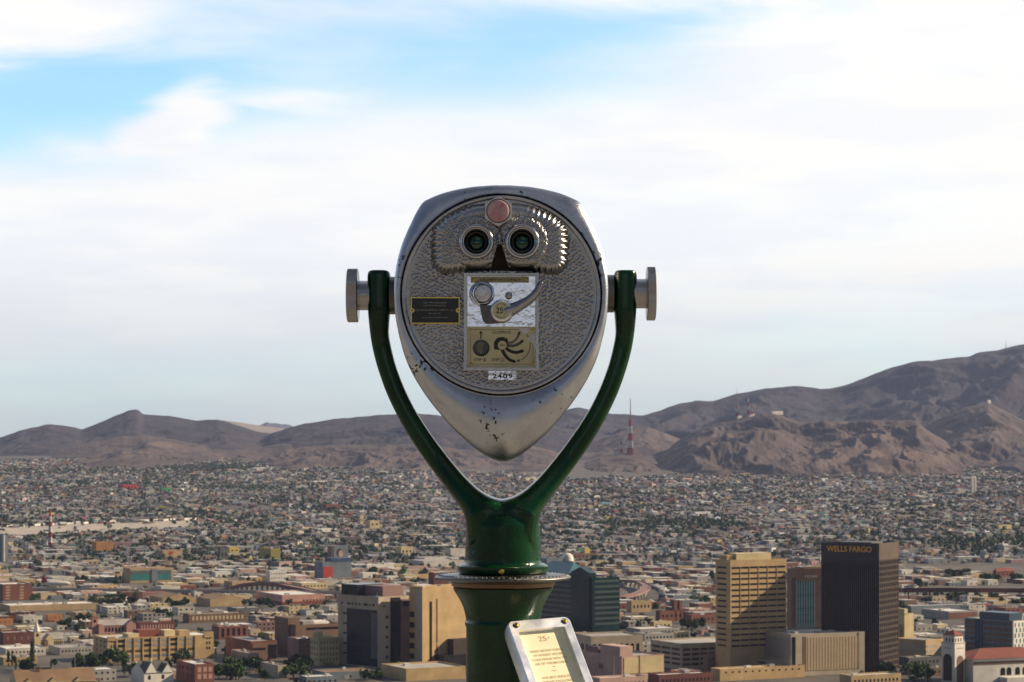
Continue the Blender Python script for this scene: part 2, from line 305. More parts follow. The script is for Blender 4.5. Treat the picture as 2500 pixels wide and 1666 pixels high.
# ---------------------------------------------------------------- the coin viewer (measures in photo pixels -> metres at its distance)
DV = 4.25; S = DV / FPX
def vx(px): return (px - 1250) * S
def vz(py): return (HOR - py) * S
def dY(d): return DV - d * S          # d: pixels towards the camera from the face plane
def metal(name, col, rough, nbump=0.0, nscale=300., var=.12, spots=0.0, sparkle=0.0, aniso=0.0, vscale=12.):
    m = bpy.data.materials.new(name); m.use_nodes = True; nt = m.node_tree; N = nt.nodes; L = nt.links; p = N['Principled BSDF']
    p.inputs['Metallic'].default_value = 1; p.inputs['Roughness'].default_value = rough
    tc = N.new('ShaderNodeTexCoord'); n = N.new('ShaderNodeTexNoise'); n.inputs['Scale'].default_value = vscale; n.inputs['Detail'].default_value = 8; n.inputs['Roughness'].default_value = .7
    L.new(tc.outputs['Object'], n.inputs[0]); cr = N.new('ShaderNodeValToRGB'); L.new(n.outputs['Fac'], cr.inputs[0])
    cr.color_ramp.elements[0].position = .3; cr.color_ramp.elements[1].position = .7
    cr.color_ramp.elements[0].color = (*[c * (1 - var) for c in col], 1); cr.color_ramp.elements[1].color = (*[min(1, c * (1 + var)) for c in col], 1)
    base = cr.outputs[0]
    rr = N.new('ShaderNodeMapRange'); L.new(n.outputs['Fac'], rr.inputs[0]); rr.inputs[1].default_value = .3; rr.inputs[2].default_value = .7; rr.inputs[3].default_value = rough * .75; rr.inputs[4].default_value = min(1, rough * 1.3)
    L.new(rr.outputs[0], p.inputs['Roughness'])
    if spots:                              # chips and dirt pits in the casting
        v = N.new('ShaderNodeTexNoise'); v.inputs['Scale'].default_value = 120; v.inputs['Detail'].default_value = 2; L.new(tc.outputs['Object'], v.inputs[0])
        v2 = N.new('ShaderNodeTexNoise'); v2.inputs['Scale'].default_value = 11; v2.inputs['Detail'].default_value = 2; L.new(tc.outputs['Object'], v2.inputs[0])
        ad = N.new('ShaderNodeMath'); ad.operation = 'MULTIPLY'; L.new(v.outputs['Fac'], ad.inputs[0]); L.new(v2.outputs['Fac'], ad.inputs[1])
        c2 = N.new('ShaderNodeMapRange'); L.new(ad.outputs[0], c2.inputs[0]); c2.inputs[1].default_value = .395; c2.inputs[2].default_value = .408; c2.inputs[3].default_value = 0; c2.inputs[4].default_value = spots
        mx = N.new('ShaderNodeMix'); mx.data_type = 'RGBA'; L.new(c2.outputs[0], mx.inputs[0]); L.new(base, mx.inputs[6]); mx.inputs[7].default_value = (.03, .028, .026, 1); base = mx.outputs[2]
    L.new(base, p.inputs['Base Color'])
    if nbump:
        n2 = N.new('ShaderNodeTexNoise'); n2.inputs['Scale'].default_value = nscale; n2.inputs['Detail'].default_value = 3; L.new(tc.outputs['Object'], n2.inputs[0])
        bp = N.new('ShaderNodeBump'); bp.inputs['Strength'].default_value = nbump; bp.inputs['Distance'].default_value = .0006
        L.new(n2.outputs['Fac'], bp.inputs['Height']); L.new(bp.outputs[0], p.inputs['Normal'])
    return m
ALU = metal('cast aluminium', (.46, .465, .50), .30, .7, 650., .2, .95)
HAM = metal('hammered aluminium', (.34, .33, .33), .27, .25, 600., .18)
CHROME = metal('polished chrome', (.72, .72, .74), .13, .10, 400., .08)
SCUFF = metal('scuffed chrome', (.52, .55, .62), .13, .8, 90., .15)
STEEL = metal('turned steel', (.36, .34, .33), .3, .2, 500., .12)
DARKM = metal('dark worn metal', (.12, .11, .105), .35, .3, 300., .3)
BRASS = metal('brass', (.62, .46, .12), .28, .2, 300., .15)
BRONZE = metal('brown bearing band', (.20, .13, .08), .45, .3, 300., .25)
GREEN = M('glossy green paint', (.001, .028, .008), .22, 0, .45, 16.0, 1.0, 130.0, coat=.22, spec=.22)
CREAM = M('yellowed label', (.50, .43, .24), .45, 0, .14, 22.0)
GOLDL = M('gold label', (.30, .23, .12), .45, .3, .2, 40.0)
INK = M('black ink', (.012, .011, .010), .5, 0, .1)
INK2 = M('grey ink', (.06, .055, .045), .6, 0, .2); INK3 = M('pale ink', (.13, .115, .08), .6, 0, .2)
BLACKP = M('black enamel', (.012, .012, .014), .35, 0, .3, 30.0)
LETTR = M('worn pale lettering', (.24, .22, .17), .6, 0, .2, 60.0)
REDB = M('faded red plastic', (.40, .15, .16), .45, 0, .3, 60.0, col2=(.50, .32, .32), thr=(.35, .65))
TORN = M('torn label patch', (.5, .48, .47), .7, 0, .25, 90.0)
GLASS = bpy.data.materials.new('lens glass'); GLASS.use_nodes = True
_p = GLASS.node_tree.nodes['Principled BSDF']; _p.inputs['Base Color'].default_value = (.002, .006, .005, 1); _p.inputs['Roughness'].default_value = .04; _p.inputs['Coat Weight'].default_value = 1; _p.inputs['Coat Tint'].default_value = (.3, 1, .6, 1)
viewer = empty('binocular_viewer', (vx(1227), DV + .11, -1.6))
tag(viewer, 'coin operated silver binocular viewer on a dark green forked pedestal', 'binocular viewer')
VO = tuple(viewer.location)
DEPTH_K = 1.0
def vb(mb, name, mats, parent=None, lab=None):
    if DEPTH_K != 1: mb.v = [(x * DEPTH_K, y, z * DEPTH_K) for x, y, z in mb.v]      # measured sizes -> true size at the yoke's greater distance
    o = mb.build(name, mats, parent or viewer, origin=VO)
    if lab: o['label'] = lab
    return o
# --- head casting: outline (half width, row) measured from the photograph, swept from the round opening to the rim and back
HW = [(0, 90), (120, 94), (257, 108), (360, 128), (437, 150), (500, 176), (535, 192), (552, 206), (566, 222), (597, 275), (637, 360), (677, 450), (715, 560), (737, 660), (749, 760), (752, 830), (749, 900), (743, 1000), (728, 1090), (705, 1190), (677, 1290), (637, 1385), (617, 1425), (572, 1503), (512, 1593), (442, 1683), (362, 1778), (282, 1858), (202, 1928), (122, 1985), (62, 2015), (28, 2027), (0, 2030)]
CX, CY, CR = 1223.5, 720.0, 247.0
oc = [(-h / 2.867, 420 + y / 2.867) for h, y in HW] + [(h / 2.867, 420 + y / 2.867) for h, y in HW[-2:0:-1]]
oc = [(CX + 3.5 * max(0, (y - 900) / 230) + h, y) for h, y in oc]
NT = 512
ang = np.array([math.atan2(y - CY, x - CX) for x, y in oc]); rad = np.array([math.hypot(x - CX, y - CY) for x, y in oc])
od = np.argsort(ang); ang = ang[od]; rad = rad[od]
TH = np.linspace(-math.pi, math.pi, NT, endpoint=False)
RO = np.interp(TH, np.r_[ang - 2 * math.pi, ang, ang + 2 * math.pi], np.r_[rad, rad, rad])
RO = np.maximum(RO, CR + 5)
rings = []
def ring(r, d): rings.append([(vx(CX + r[k] * math.cos(TH[k])), dY(d[k]), vz(CY + r[k] * math.sin(TH[k]))) for k in range(NT)])
z1 = np.ones(NT)
ring(CR * z1 - 3, -24 * z1); ring(CR * z1 - 1.5, -6 * z1); ring(CR * z1 - .5, 2 * z1); ring(CR * z1 + .8, 3.4 * z1); ring(CR * z1 + 2.2, 3 * z1)
wd = RO - CR
for t in (.1, .2, .3, .4, .5, .6, .7, .78, .85, .91, .96):
    up = np.where(np.sin(TH) > 0, np.clip(np.sin(TH), 0, 1), 0)             # the chin swells forward, the brow slopes back
    bul = 2.5 + wd * (.20 * up)
    ring(CR + 2.4 + (wd - 2.4) * t, bul * math.sin(math.pi * min(1, t * 1.02)) ** .8 + 2 - wd * .32 * t ** 2.2 - 3 * t)
e = 2 - wd * .32 - 4
ring(RO - .7, e - 4); ring(RO, e - 9); ring(RO, e - 16)
for sc_, d in ((.998, -70), (.985, -140), (.96, -220), (.92, -290), (.84, -330), (.6, -352), (.2, -358)): ring(RO * sc_, np.minimum(e - 17, d * z1))
mb = MB(); n0 = len(rings)
F = [(j * NT + k, (j + 1) * NT + k, (j + 1) * NT + (k + 1) % NT, j * NT + (k + 1) % NT) for j in range(n0 - 1) for k in range(NT)]
F = [f[::-1] for f in F]
mb.add([p for r in rings for p in r], F, 0, True); mb.add(rings[-1], [list(range(NT))[::-1]])
head = vb(mb, 'head_casting', ALU)
# --- round hammered face plate
def dimples(PX, PY, sp, seed):
    """distance to the nearest centre of a jittered hexagonal net, in units of the spacing"""
    PX, PY = PX * .82 - PY * .57, PX * .57 + PY * .82
    best = np.full(PX.shape, 9.0); vy = sp * .866
    j0 = np.floor(PY / vy).astype(int)
    for dj in (-1, 0, 1, 2):
        j = j0 + dj; off = (j % 2) * .5; i0 = np.floor(PX / sp - off).astype(int)
        for di in (-1, 0, 1, 2):
            i = i0 + di
            cx = (i + off + .62 * (hash2(i, j, seed) - .5)) * sp; cy = (j + .62 * (hash2(i, j, seed + 9) - .5)) * vy
            rr = .85 + .5 * hash2(i, j, seed + 5)
            best = np.minimum(best, np.hypot(PX - cx, PY - cy) / sp * rr)
    return best
def bowl(d): return -np.clip(1.25 * (1 - (d / .44) ** 2), 0, 1)
st = .9; px = np.arange(CX - 245, CX + 245, st); py = np.arange(CY - 245, CY + 245, st); PX, PY = np.meshgrid(px, py)
RR = np.hypot(PX - CX, PY - CY)
amp = np.clip((226 - RR) / 5, 0, 1) * (.75 + .5 * fbm(PX / 40, PY / 40, 2, 3))
Hh = -3 + 2.3 * bowl(dimples(PX, PY, 9.6, 2)) * amp + 1.1 * (fbm(PX / 30, PY / 30, 3, 8) - .5)
def hfield(name, H, keep, mat, parent=None):
    V = np.stack([(PX - 1250) * S, DV - H * S, (HOR - PY) * S], -1).reshape(-1, 3) - np.array(VO)
    k = keep.reshape(-1); f = grid_faces(*PX.shape)[:, ::-1]; f = f[k[f].all(1)]
    us = np.unique(f); mp = np.zeros(len(V), int); mp[us] = np.arange(len(us))
    return np_mesh(name, V[us], mp[f], mat, smooth=True, parent=parent or viewer)
hfield('face_plate', Hh, (RR < 244) & ~((np.abs(PX - 1220) < 5 + np.clip((PY - 601) / 60, 0, 1) * 16) & (PY > 603) & (PY < 661)), HAM)
mb = MB().lathe([(CR - 1.5, 8), (CR - 2.5, 3.5), (CR - 5, -.4), (CR - 8.5, -1.2), (CR - 12, 0.2), (CR - 14, 2.2), (CR - 16, 5)], n=160, axis='y', cap=False)
mb.v = [(vx(CX) + x * S, DV + y * S, vz(CY) + z * S) for x, y, z in mb.v]
vb(mb, 'face_rim', metal('worn rim', (.42, .40, .39), .26, .5, 500., .25))
# --- fluted mask around the eyepieces
MP = [(0, 662), (40, 663), (75, 665), (105, 671), (130, 675), (146, 671), (160, 660), (168, 645), (170, 610), (170, 575), (166, 556), (150, 536), (128, 520), (100, 508), (70, 500), (35, 496), (0, 495)]
poly = np.array([(1220.5 + x, y) for x, y in MP] + [(1220.5 - x, y) for x, y in MP[-2:0:-1]], float)
st = .85; px = np.arange(1044, 1398, st); py = np.arange(488, 682, st); PX, PY = np.meshgrid(px, py)
def sdf(P):
    best = np.full(PX.shape, 1e9); arc = np.zeros(PX.shape); ins = np.zeros(PX.shape, bool); s0 = 0
    for a, b in zip(P, np.roll(P, -1, 0)):
        e_ = b - a; le = np.hypot(*e_); t = np.clip(((PX - a[0]) * e_[0] + (PY - a[1]) * e_[1]) / le ** 2, 0, 1)
        d = np.hypot(PX - a[0] - t * e_[0], PY - a[1] - t * e_[1]); m = d < best
        best = np.where(m, d, best); arc = np.where(m, s0 + t * le, arc); s0 += le
        cr_ = ((a[1] > PY) != (b[1] > PY)) & (PX < (b[0] - a[0]) * (PY - a[1]) / (b[1] - a[1] + 1e-12) + a[0]); ins ^= cr_
    return np.where(ins, best, -best), arc, s0
d, arc, tot = sdf(poly)
nf = round(tot / 15.2); fl = .5 + .5 * np.cos(2 * math.pi * nf * arc / tot)
side = np.clip((np.abs(PX - 1220.5) - 55) / 45, .0, 1)
d2 = d - side * 5.0 * fl * np.clip(1 - d / 60, 0, 1)
tt = np.clip(d2 / 26, 0, 1)
H = -3 + 30 * (1 - (1 - tt) ** 2.0) ** .75
H -= side * 2.6 * fl * np.clip(1 - d / 46, 0, 1) * np.clip(d2 / 4, 0, 1)
for ex in (1163.6, 1274.6):
    r_ = np.hypot(PX - ex, (PY - 594)); H += np.clip((64 - r_) / 7, 0, 1) ** .6 * 6.5 * np.clip(d2 / 20, 0, 1)
nx = np.abs(PX - 1220) - (5.5 + np.clip((PY - 601) / 60, 0, 1) * 17.0)
notch = np.clip(-nx / 3.0, 0, 1) * np.clip((PY - 600) / 3.0, 0, 1)
H = H * (1 - notch) - 30 * notch
H += 2.4 * bowl(dimples(PX + 4 * np.sin(PY / 17), PY, 7.6, 12)) * np.clip((d - 20) / 10, 0, 1) * (1 - notch)
H = np.where(d2 < 0, -6, H)
hfield('eye_mask', H, (d2 > -1.2) & (np.hypot(PX - 1163.6, PY - 594) > 29) & (np.hypot(PX - 1274.6, PY - 594) > 29), HAM)
mb = MB().prism([(vx(x), vz(y)) for x, y in ((1214, 600), (1226, 600), (1245, 664), (1195, 664))], dY(-7), dY(-9)); vb(mb, 'nose_shade_plate', M('notch shade colour', (.035, .028, .022), .8, 0, .3, 40.0, spec=.1))  # dark plate added in the nose notch, its shade put into the colour
# --- eyepieces
for ex in (1163.6, 1274.6):
    def ey(mb): mb.v = [(vx(ex) + x * S, DV + y * S, vz(594) + z * S) for x, y, z in mb.v]; return mb
    o = vb(ey(MB().lathe([(42, -26), (43, -40), (42.5, -46), (40.5, -50), (37.5, -51.5), (35, -50), (33.5, -47.5), (32, -48), (30.5, -47), (29, -42), (27.5, -30), (27, -8)], n=72, axis='y', cap=False)), 'eyepiece', metal('dark chrome', (.40, .39, .40), .16, .1, 300., .1))
    vb(ey(MB().lathe([(27.6, -20), (25, -24), (22, -25)], n=48, axis='y', cap=False)), 'inner_ring', DARKM, o)
    pr = [(22.5, -12)] + [(22.5 * math.cos(a), -12 - 9 * math.sin(a)) for a in np.linspace(.05, 1.5, 8)]
    vb(ey(MB().lathe(pr, n=48, axis='y')), 'lens', GLASS, o)
# --- red indicator in its hexagonal nut
hx = [(1216.8 + 37 * math.cos(R(90 + 60 * k)), 520 - 37 * math.sin(R(90 + 60 * k))) for k in range(6)]
mb = MB(); mb.prism([(vx(x), vz(y)) for x, y in hx], dY(40), dY(10)); hx2 = [(1216.8 + (x - 1216.8) * .94, 520 + (y - 520) * .94) for x, y in hx]
mb.prism([(vx(x), vz(y)) for x, y in hx2], dY(43), dY(39.9))
nut = vb(mb, 'hexagon_nut', metal('dull nickel', (.62, .58, .55), .45, .4, 300., .1))
mb = MB().lathe([(29.5, -43.2), (29.5, -44.5), (27.5, -44.6)], n=48, axis='y'); mb.v = [(vx(1216.8) + x * S, DV + y * S, vz(520) + z * S) for x, y, z in mb.v]; vb(mb, 'bezel', DARKM, nut)
mb = MB().lathe([(26.5, -44), (26.5, -46), (25, -47.3), (18, -47.8)], n=48, axis='y'); mb.v = [(vx(1216.8) + x * S, DV + y * S, vz(520) + z * S) for x, y, z in mb.v]; vb(mb, 'red_button', REDB, nut)
# --- coin panel.  q(): zoomed panel measures -> photo pixels
def qx(a): return vx(1090 + a / 5.227)
def qz(b): return vz(640 + b / 5.227)
def rect(mb, a0, a1, b0, b1, d0, d1, mi=0): mb.box(qx(a0), qx(a1), dY(d1), dY(d0), qz(b1), qz(b0), mi)
mb = MB()
for a0, a1, b0, b1 in ((225, 250, 172, 1364), (1150, 1175, 172, 1364), (225, 1175, 148, 172), (225, 1175, 1364, 1388)): rect(mb, a0, a1, b0, b1, -6, 15)
for a0, a1, b0, b1 in ((250, 262, 184, 1352), (1138, 1150, 184, 1352), (250, 1150, 172, 184), (250, 1150, 1352, 1364)): rect(mb, a0, a1, b0, b1, -6, 9)
rect(mb, 262, 1138, 184, 1352, -8, 2)
panel = vb(mb, 'coin_panel', metal('worn panel frame', (.45, .44, .43), .25, .5, 400., .25))
def screw(parent, x, y, d, r, mat=BRASS):
    mb = MB().lathe([(r, 0), (r, -1), (r * .7, -2.2), (r * .25, -2.7)], n=14, axis='y'); mb.v = [(x + a * S, dY(d) + b * S, y + c * S) for a, b, c in mb.v]
    mb.box(x - r * .75 * S, x + r * .75 * S, dY(d + 2.9), dY(d + 1.2), y - .5 * S, y + .5 * S, 1)
    return vb(mb, 'screw', [mat, DARKM], parent)
mb = MB(); rect(mb, 268, 1132, 186, 826, 2, 4.6)
face = vb(mb, 'coin_plate', SCUFF, panel)
mb = MB(); rect(mb, 310, 1052, 190, 266, 4.6, 6); put_text(mb, 'QUARTERS ONLY', qx(430), qx(945), qz(250), qz(212), dY(6.25), 1, .01)
vb(mb, 'quarters_label', [GOLDL, INK], panel)
screw(panel, qx(355), qz(228), 6, 3.6); screw(panel, qx(1020), qz(222), 6, 3.6)
def disc(parent, name, a, b, prof, mat, n=48):
    mb = MB().lathe(prof, n=n, axis='y'); mb.v = [(qx(a) + x * S, DV + y * S, qz(b) + z * S) for x, y, z in mb.v]; return vb(mb, name, mat, parent)
disc(panel, 'coin_rest', 452, 405, [(31, -4), (30.5, -9), (28, -11.5), (24.5, -12.5), (23, -11), (22.4, -8)], SCUFF)
disc(panel, 'coin_slot', 468, 405, [(23, -12.4), (22.8, -12.9), (21.3, -12.9), (20.6, -10.5)], DARKM)
disc(panel, 'coin_face', 468, 405, [(20.2, -12.2), (20.0, -13.0), (19, -13.2)], metal('brushed coin', (.55, .52, .52), .3, .6, 120., .4, vscale=90.))
mb = MB(); mb.prism([(qx(a), qz(b)) for a, b in ((425, 560), (560, 556), (640, 520), (820, 545), (850, 640), (770, 745), (690, 780), (520, 792), (485, 778), (462, 740))], dY(17), dY(4.6)); vb(mb, 'coin_body', DARKM, panel)
disc(panel, 'stop_pin', 795, 432, [(9, -4), (9, -13), (7, -16.5), (3, -17.8)], STEEL, 24)
P_ = [(700, 640, 20), (800, 622, 22), (880, 590, 25), (960, 545, 29), (1040, 500, 33), (1110, 440, 37), (1165, 370, 39), (1195, 300, 40), (1207, 258, 40)]
Pc = np.array(P_, float); ti = np.linspace(0, len(P_) - 1, 33); Pi = np.stack([np.interp(ti, range(len(P_)), Pc[:, k]) for k in range(3)], 1)
for _ in range(4): Pi[1:-1] = (Pi[:-2] + 2 * Pi[1:-1] + Pi[2:]) / 4
rr = np.interp(np.linspace(0, 1, 33), [0, .12, .3, .5, .7, .85, .95, 1], [17, 16, 12, 9.4, 8.2, 7.6, 6.0, 1.5]) * S
vb(MB().tube([(qx(a), dY(c), qz(b)) for a, b, c in Pi], list(rr), 16, flat=.75), 'turning_lever', metal('lever chrome', (.34, .33, .34), .16, .15, 300., .15), panel)
disc(panel, 'coin_knob', 703, 632, [(27.5, -16), (27.5, -30), (26, -33), (22.5, -33.6), (22, -32)], CHROME)
mb = MB().lathe([(21.6, -31), (21.6, -32.4)], n=48, axis='y'); mb.v = [(qx(703) + x * S, DV + y * S, qz(632) + z * S) for x, y, z in mb.v]
def V2(a, b, d): return (qx(a), dY(d), qz(b))
put_text(mb, '25', qx(636), qx(720), qz(668), qz(590), dY(32.8), 1, .015); put_text(mb, '¢', qx(734), qx(766), qz(670), qz(594), dY(32.8), 1, .005)
def arc_strip(mb, ca, cb, r, a0, a1, wd_, d, mi=1, n=14):
    V = []
    for k in range(n + 1):
        a = R(a0 + (a1 - a0) * k / n)
        for q in (r - wd_ / 2, r + wd_ / 2): V.append(V2(ca + q * math.cos(a), cb - q * math.sin(a), d))
    mb.add(V, [(2 * k, 2 * k + 1, 2 * k + 3, 2 * k + 2) for k in range(n)], mi)
def tri(mb, pts, d, mi=1): mb.add([V2(a, b, d) for a, b in pts], [list(range(len(pts)))], mi)
arc_strip(mb, 703, 632, 88, 140, 58, 5, 32.8); tri(mb, [(742, 572), (756, 560), (745, 548)], 32.9)
arc_strip(mb, 703, 632, 88, 235, 305, 5, 32.8); tri(mb, [(645, 692), (636, 705), (652, 716)], 32.9)
vb(mb, 'price_disc', [CREAM, INK], panel)
# --- instruction plate with its drawings
mb = MB(); rect(mb, 268, 1136, 832, 1344, 2, 5); D0 = 5.3
for a0, a1, b0, b1 in ((340, 1085, 862, 866), (340, 1075, 1304, 1308), (306, 310, 905, 1270), (1100, 1104, 905, 1270)):
    mb.add([V2(a0, b1, D0), V2(a1, b1, D0), V2(a1, b0, D0), V2(a0, b0, D0)], [(0, 1, 2, 3)], 1)
put_text(mb, 'TO OPERATE', qx(580), qx(822), qz(906), qz(880), dY(D0), 1, .012)
mb.add([V2(576, 914, D0), V2(830, 914, D0), V2(830, 910, D0), V2(576, 910, D0)], [(0, 1, 2, 3)], 1)
tri(mb, [(433, 985), (447, 985), (447, 915), (433, 915)], D0); tri(mb, [(416, 915), (464, 915), (440, 876)], D0)
def blob(mb, pts, mi, d=D0): mb.add([V2(a, b, d) for a, b in pts], [list(range(len(pts)))], mi)
circ = lambda a, b, r, n=32: [(a + r * math.cos(2 * math.pi * k / n), b + r * math.sin(2 * math.pi * k / n)) for k in range(n)]
blob(mb, circ(444, 1100, 107), 1, 5.3); blob(mb, circ(436, 1088, 95), 2, 5.4); blob(mb, [(400, 1150), (380, 1090), (395, 1040), (440, 1015), (478, 1040), (470, 1085), (452, 1105), (470, 1150), (440, 1172)], 3, 5.5)
def limb(mb, pts, w0, w1, mi, d):
    P = np.array(pts, float); t_ = np.linspace(0, len(P) - 1, 18); P = np.stack([np.interp(t_, range(len(pts)), P[:, k]) for k in (0, 1)], 1)
    for _ in range(3): P[1:-1] = (P[:-2] + 2 * P[1:-1] + P[2:]) / 4
    T = np.gradient(P, axis=0); T /= np.hypot(T[:, 0], T[:, 1])[:, None]; Nn = np.stack([-T[:, 1], T[:, 0]], 1); ww = np.linspace(w0, w1, 18)[:, None] / 2
    A = P + Nn * ww; B = P - Nn * ww; V = [V2(*a, d) for a in A] + [V2(*b, d) for b in B]
    mb.add(V, [(k, k + 1, 19 + k, 18 + k) for k in range(17)], mi); blob(mb, circ(*P[-1], w1 / 2, 14), mi, d)
limb(mb, [(745, 1045), (840, 1030), (900, 980), (930, 905)], 30, 34, 3, 5.4)
limb(mb, [(745, 1065), (850, 1075), (920, 1050), (968, 1010)], 34, 36, 2, 5.5)
limb(mb, [(740, 1085), (810, 1140), (890, 1160), (968, 1138)], 40, 38, 1, 5.6)
limb(mb, [(700, 1100), (745, 1190), (800, 1250), (866, 1272)], 44, 36, 1, 5.7)
blob(mb, [(610, 1120), (605, 1030), (640, 975), (680, 962), (740, 958), (752, 990), (790, 1005), (770, 1080), (690, 1120)], 1, 5.6); blob(mb, circ(766, 986, 15, 12), 1, 5.7)
blob(mb, circ(712, 1064, 62), 1, 5.8); blob(mb, circ(712, 1064, 56), 0, 5.9); put_text(mb, '25¢', qx(678), qx(748), qz(1085), qz(1046), dY(6.1), 1, .015)
arc_strip(mb, 850, 1060, 218, 42, -62, 9, D0, 1, 20); tri(mb, [(890, 1270), (930, 1236), (934, 1276)], D0 + .2)
for a, t in ((355, '1'), (581, '2')):
    put_text(mb, 'STEP', qx(a), qx(a + 95), qz(1262), qz(1232), dY(D0), 1, .02); arc_strip(mb, a + 131, 1247, 24, 0, 360, 4, D0, 1, 24); put_text(mb, t, qx(a + 124), qx(a + 139), qz(1262), qz(1233), dY(D0), 1, .02)
tp = [(925, 850), (985, 842), (1060, 845), (1090, 855), (1066, 870), (1035, 905), (1005, 932), (965, 905)]
blob(mb, tp, 4, 5.9); blob(mb, [(1030, 975), (1085, 930), (1136, 905), (1136, 1080), (1120, 1060), (1105, 1032), (1060, 1025)], 4, 5.9); blob(mb, [(1104, 1040), (1136, 1020), (1136, 1190), (1120, 1120)], 4, 6.0)
vb(mb, 'instruction_plate', [CREAM, INK, INK2, INK3, TORN], panel)
for a, b in ((315, 875), (1098, 868), (320, 1300), (1094, 1290)): screw(panel, qx(a), qz(b), 5, 3.8)
mb = MB(); rect(mb, 536, 890, 1390, 1504, -5, 5)
for ch, a in (('2', 588), ('4', 655), ('0', 722), ('9', 792)): put_text(mb, ch, qx(a), qx(a + 52), qz(1488), qz(1424), dY(5.4), 1, .03)
vb(mb, 'serial_plate', [SCUFF, INK])
# --- black maker plate
x0, x1, y0, y1 = 1003, 1122.5, 726, 791
mb = MB(); mb.box(vx(x0), vx(x1), dY(2.5), dY(-4), vz(y1), vz(y0), 0); mb.box(vx(x0 + 2.6), vx(x1 - 2.6), dY(3), dY(2.4), vz(y1 - 2.6), vz(y0 + 2.6), 1)
for t, a, b, yc, h in (('U.S. Manufactured', 1034, 1090, 739, 5), ('and Distributed by', 1034, 1089, 746.7, 5.4), ('THE TOWER OPTICAL COMPANY, INC.', 1013.5, 1110, 758, 4.6), ('Norwalk, CT', 1047, 1077, 766, 4.2), ('www.toweroptical.com', 1031, 1093, 776, 4)):
    put_text(mb, t, vx(a), vx(b), vz(yc + h / 2), vz(yc - h / 2), dY(3.3), 2, .01)
plate = vb(mb, 'maker_plate', [BRASS, BLACKP, LETTR])
for a in (1006.5, 1118.5):
    mb = MB().lathe([(5.6, -2.6), (5.6, -3.4)], n=24, axis='y'); mb.v = [(vx(a) + x * S, DV + y * S, vz(758.5) + z * S) for x, y, z in mb.v]; vb(mb, 'screw_boss', BRASS, plate); screw(plate, vx(a), vz(758.5), 3.4, 2.6, STEEL)
# --- yoke: two swept arms and the neck fused into one casting
LA = [((901, 662), (950, 662)), ((897.5, 669), (953.5, 669)), ((897, 680), (954, 680)), ((897, 720), (954, 720)), ((898, 752), (954, 752)), ((900, 785), (951, 782)), ((904, 820), (949, 815)), ((910, 855), (955, 847)), ((921, 897), (966, 892)), ((942, 958), (987, 948)), ((970, 1017), (1015, 1004)), ((1005, 1077), (1051, 1059)), ((1043, 1132), (1092, 1114)), ((1085, 1187), (1134, 1163)), ((1117, 1230), (1169, 1195)), ((1132, 1252), (1198, 1212)), ((1138, 1284), (1226, 1219)), ((1140, 1335), (1256, 1228))]
AX = 1228.0; YC = 150.0         # the yoke stands 150 px behind the face plane
def yoke():
    mb = MB(); n = 20
    Pn = np.array([(o[0], o[1], i[0], i[1]) for o, i in LA], float); t_ = np.linspace(0, len(LA) - 1, 70); Q = np.stack([np.interp(t_, range(len(LA)), Pn[:, k]) for k in range(4)], 1)
    for _ in range(2): Q[1:-1] = (Q[:-2] + 2 * Q[1:-1] + Q[2:]) / 4
    for sx in (1, -1):
        V = []; F = []
        for j, (ox, oy, ix, iy) in enumerate(Q):
            hd = 42 if oy < 760 else 30 + 12 * max(0, 1 - (oy - 760) / 90) + 46 * np.clip((oy - 1120) / 150, 0, 1) ** 1.5
            for k in range(n):
                a = 2 * math.pi * k / n; c, s_ = math.cos(a), math.sin(a); ex_ = .62
                c = math.copysign(abs(c) ** ex_, c); s_ = math.copysign(abs(s_) ** ex_, s_)
                x = (ox + ix) / 2 + (ix - ox) / 2 * c; y = (oy + iy) / 2 + (iy - oy) / 2 * c
                x = 1226 + sx * (x - 1226)
                V.append((vx(x), dY(-YC + hd * s_), vz(y)))
        for j in range(len(Q) - 1):
            for k in range(n):
                f = (j * n + k, j * n + (k + 1) % n, (j + 1) * n + (k + 1) % n, (j + 1) * n + k); F.append(f if sx > 0 else f[::-1])
        F.append(list(range(n))[::sx * -1]); F.append([(len(Q) - 1) * n + k for k in range(n)][::sx])
        mb.add(V, F, 0, True)
    mb.lathe([(30, 1232), (60, 1244), (82, 1260), (91, 1280), (92, 1340), (92.5, 1372), (96, 1378), (100, 1384), (100, 1396)][::-1], n=64)
    k0 = 2 * 20 * 70
    mb.v[k0:] = [(vx(AX) + x * S, dY(-YC) + y * S, vz(z)) for x, y, z in mb.v[k0:]]
    return mb
DEPTH_K = (DV + YC * S) / DV
yk = vb(yoke(), 'yoke', GREEN)
import bmesh
bm_ = bmesh.new(); bm_.from_mesh(yk.data); bmesh.ops.recalc_face_normals(bm_, faces=bm_.faces); bm_.to_mesh(yk.data); bm_.free()
md = yk.modifiers.new('fuse', 'REMESH'); md.mode = 'VOXEL'; md.voxel_size = .0022; md.use_smooth_shade = True
md = yk.modifiers.new('soften', 'SMOOTH'); md.factor = .5; md.iterations = 9
def lz(prof, name, mats, parent=None, n=96, extra=None):
    mb = MB().lathe(prof, n=n); mb.v = [(vx(AX) + x * S, dY(-YC) + y * S, vz(z)) for x, y, z in mb.v]
    if extra: extra(mb)
    return vb(mb, name, mats, parent)
fl_ = lz([(101, 1376), (108, 1380), (110, 1382), (110, 1395), (108, 1398), (90, 1398)][::-1], 'flange', GREEN)
mb = MB().lathe([(8, 0), (8, -3), (6, -7), (2.5, -8.5)], n=20, axis='y'); mb.v = [(vx(1224) + x * S, dY(-YC + 109.5) + y * S, vz(1391) + z * S) for x, y, z in mb.v]; vb(mb, 'screw', BRASS, fl_)
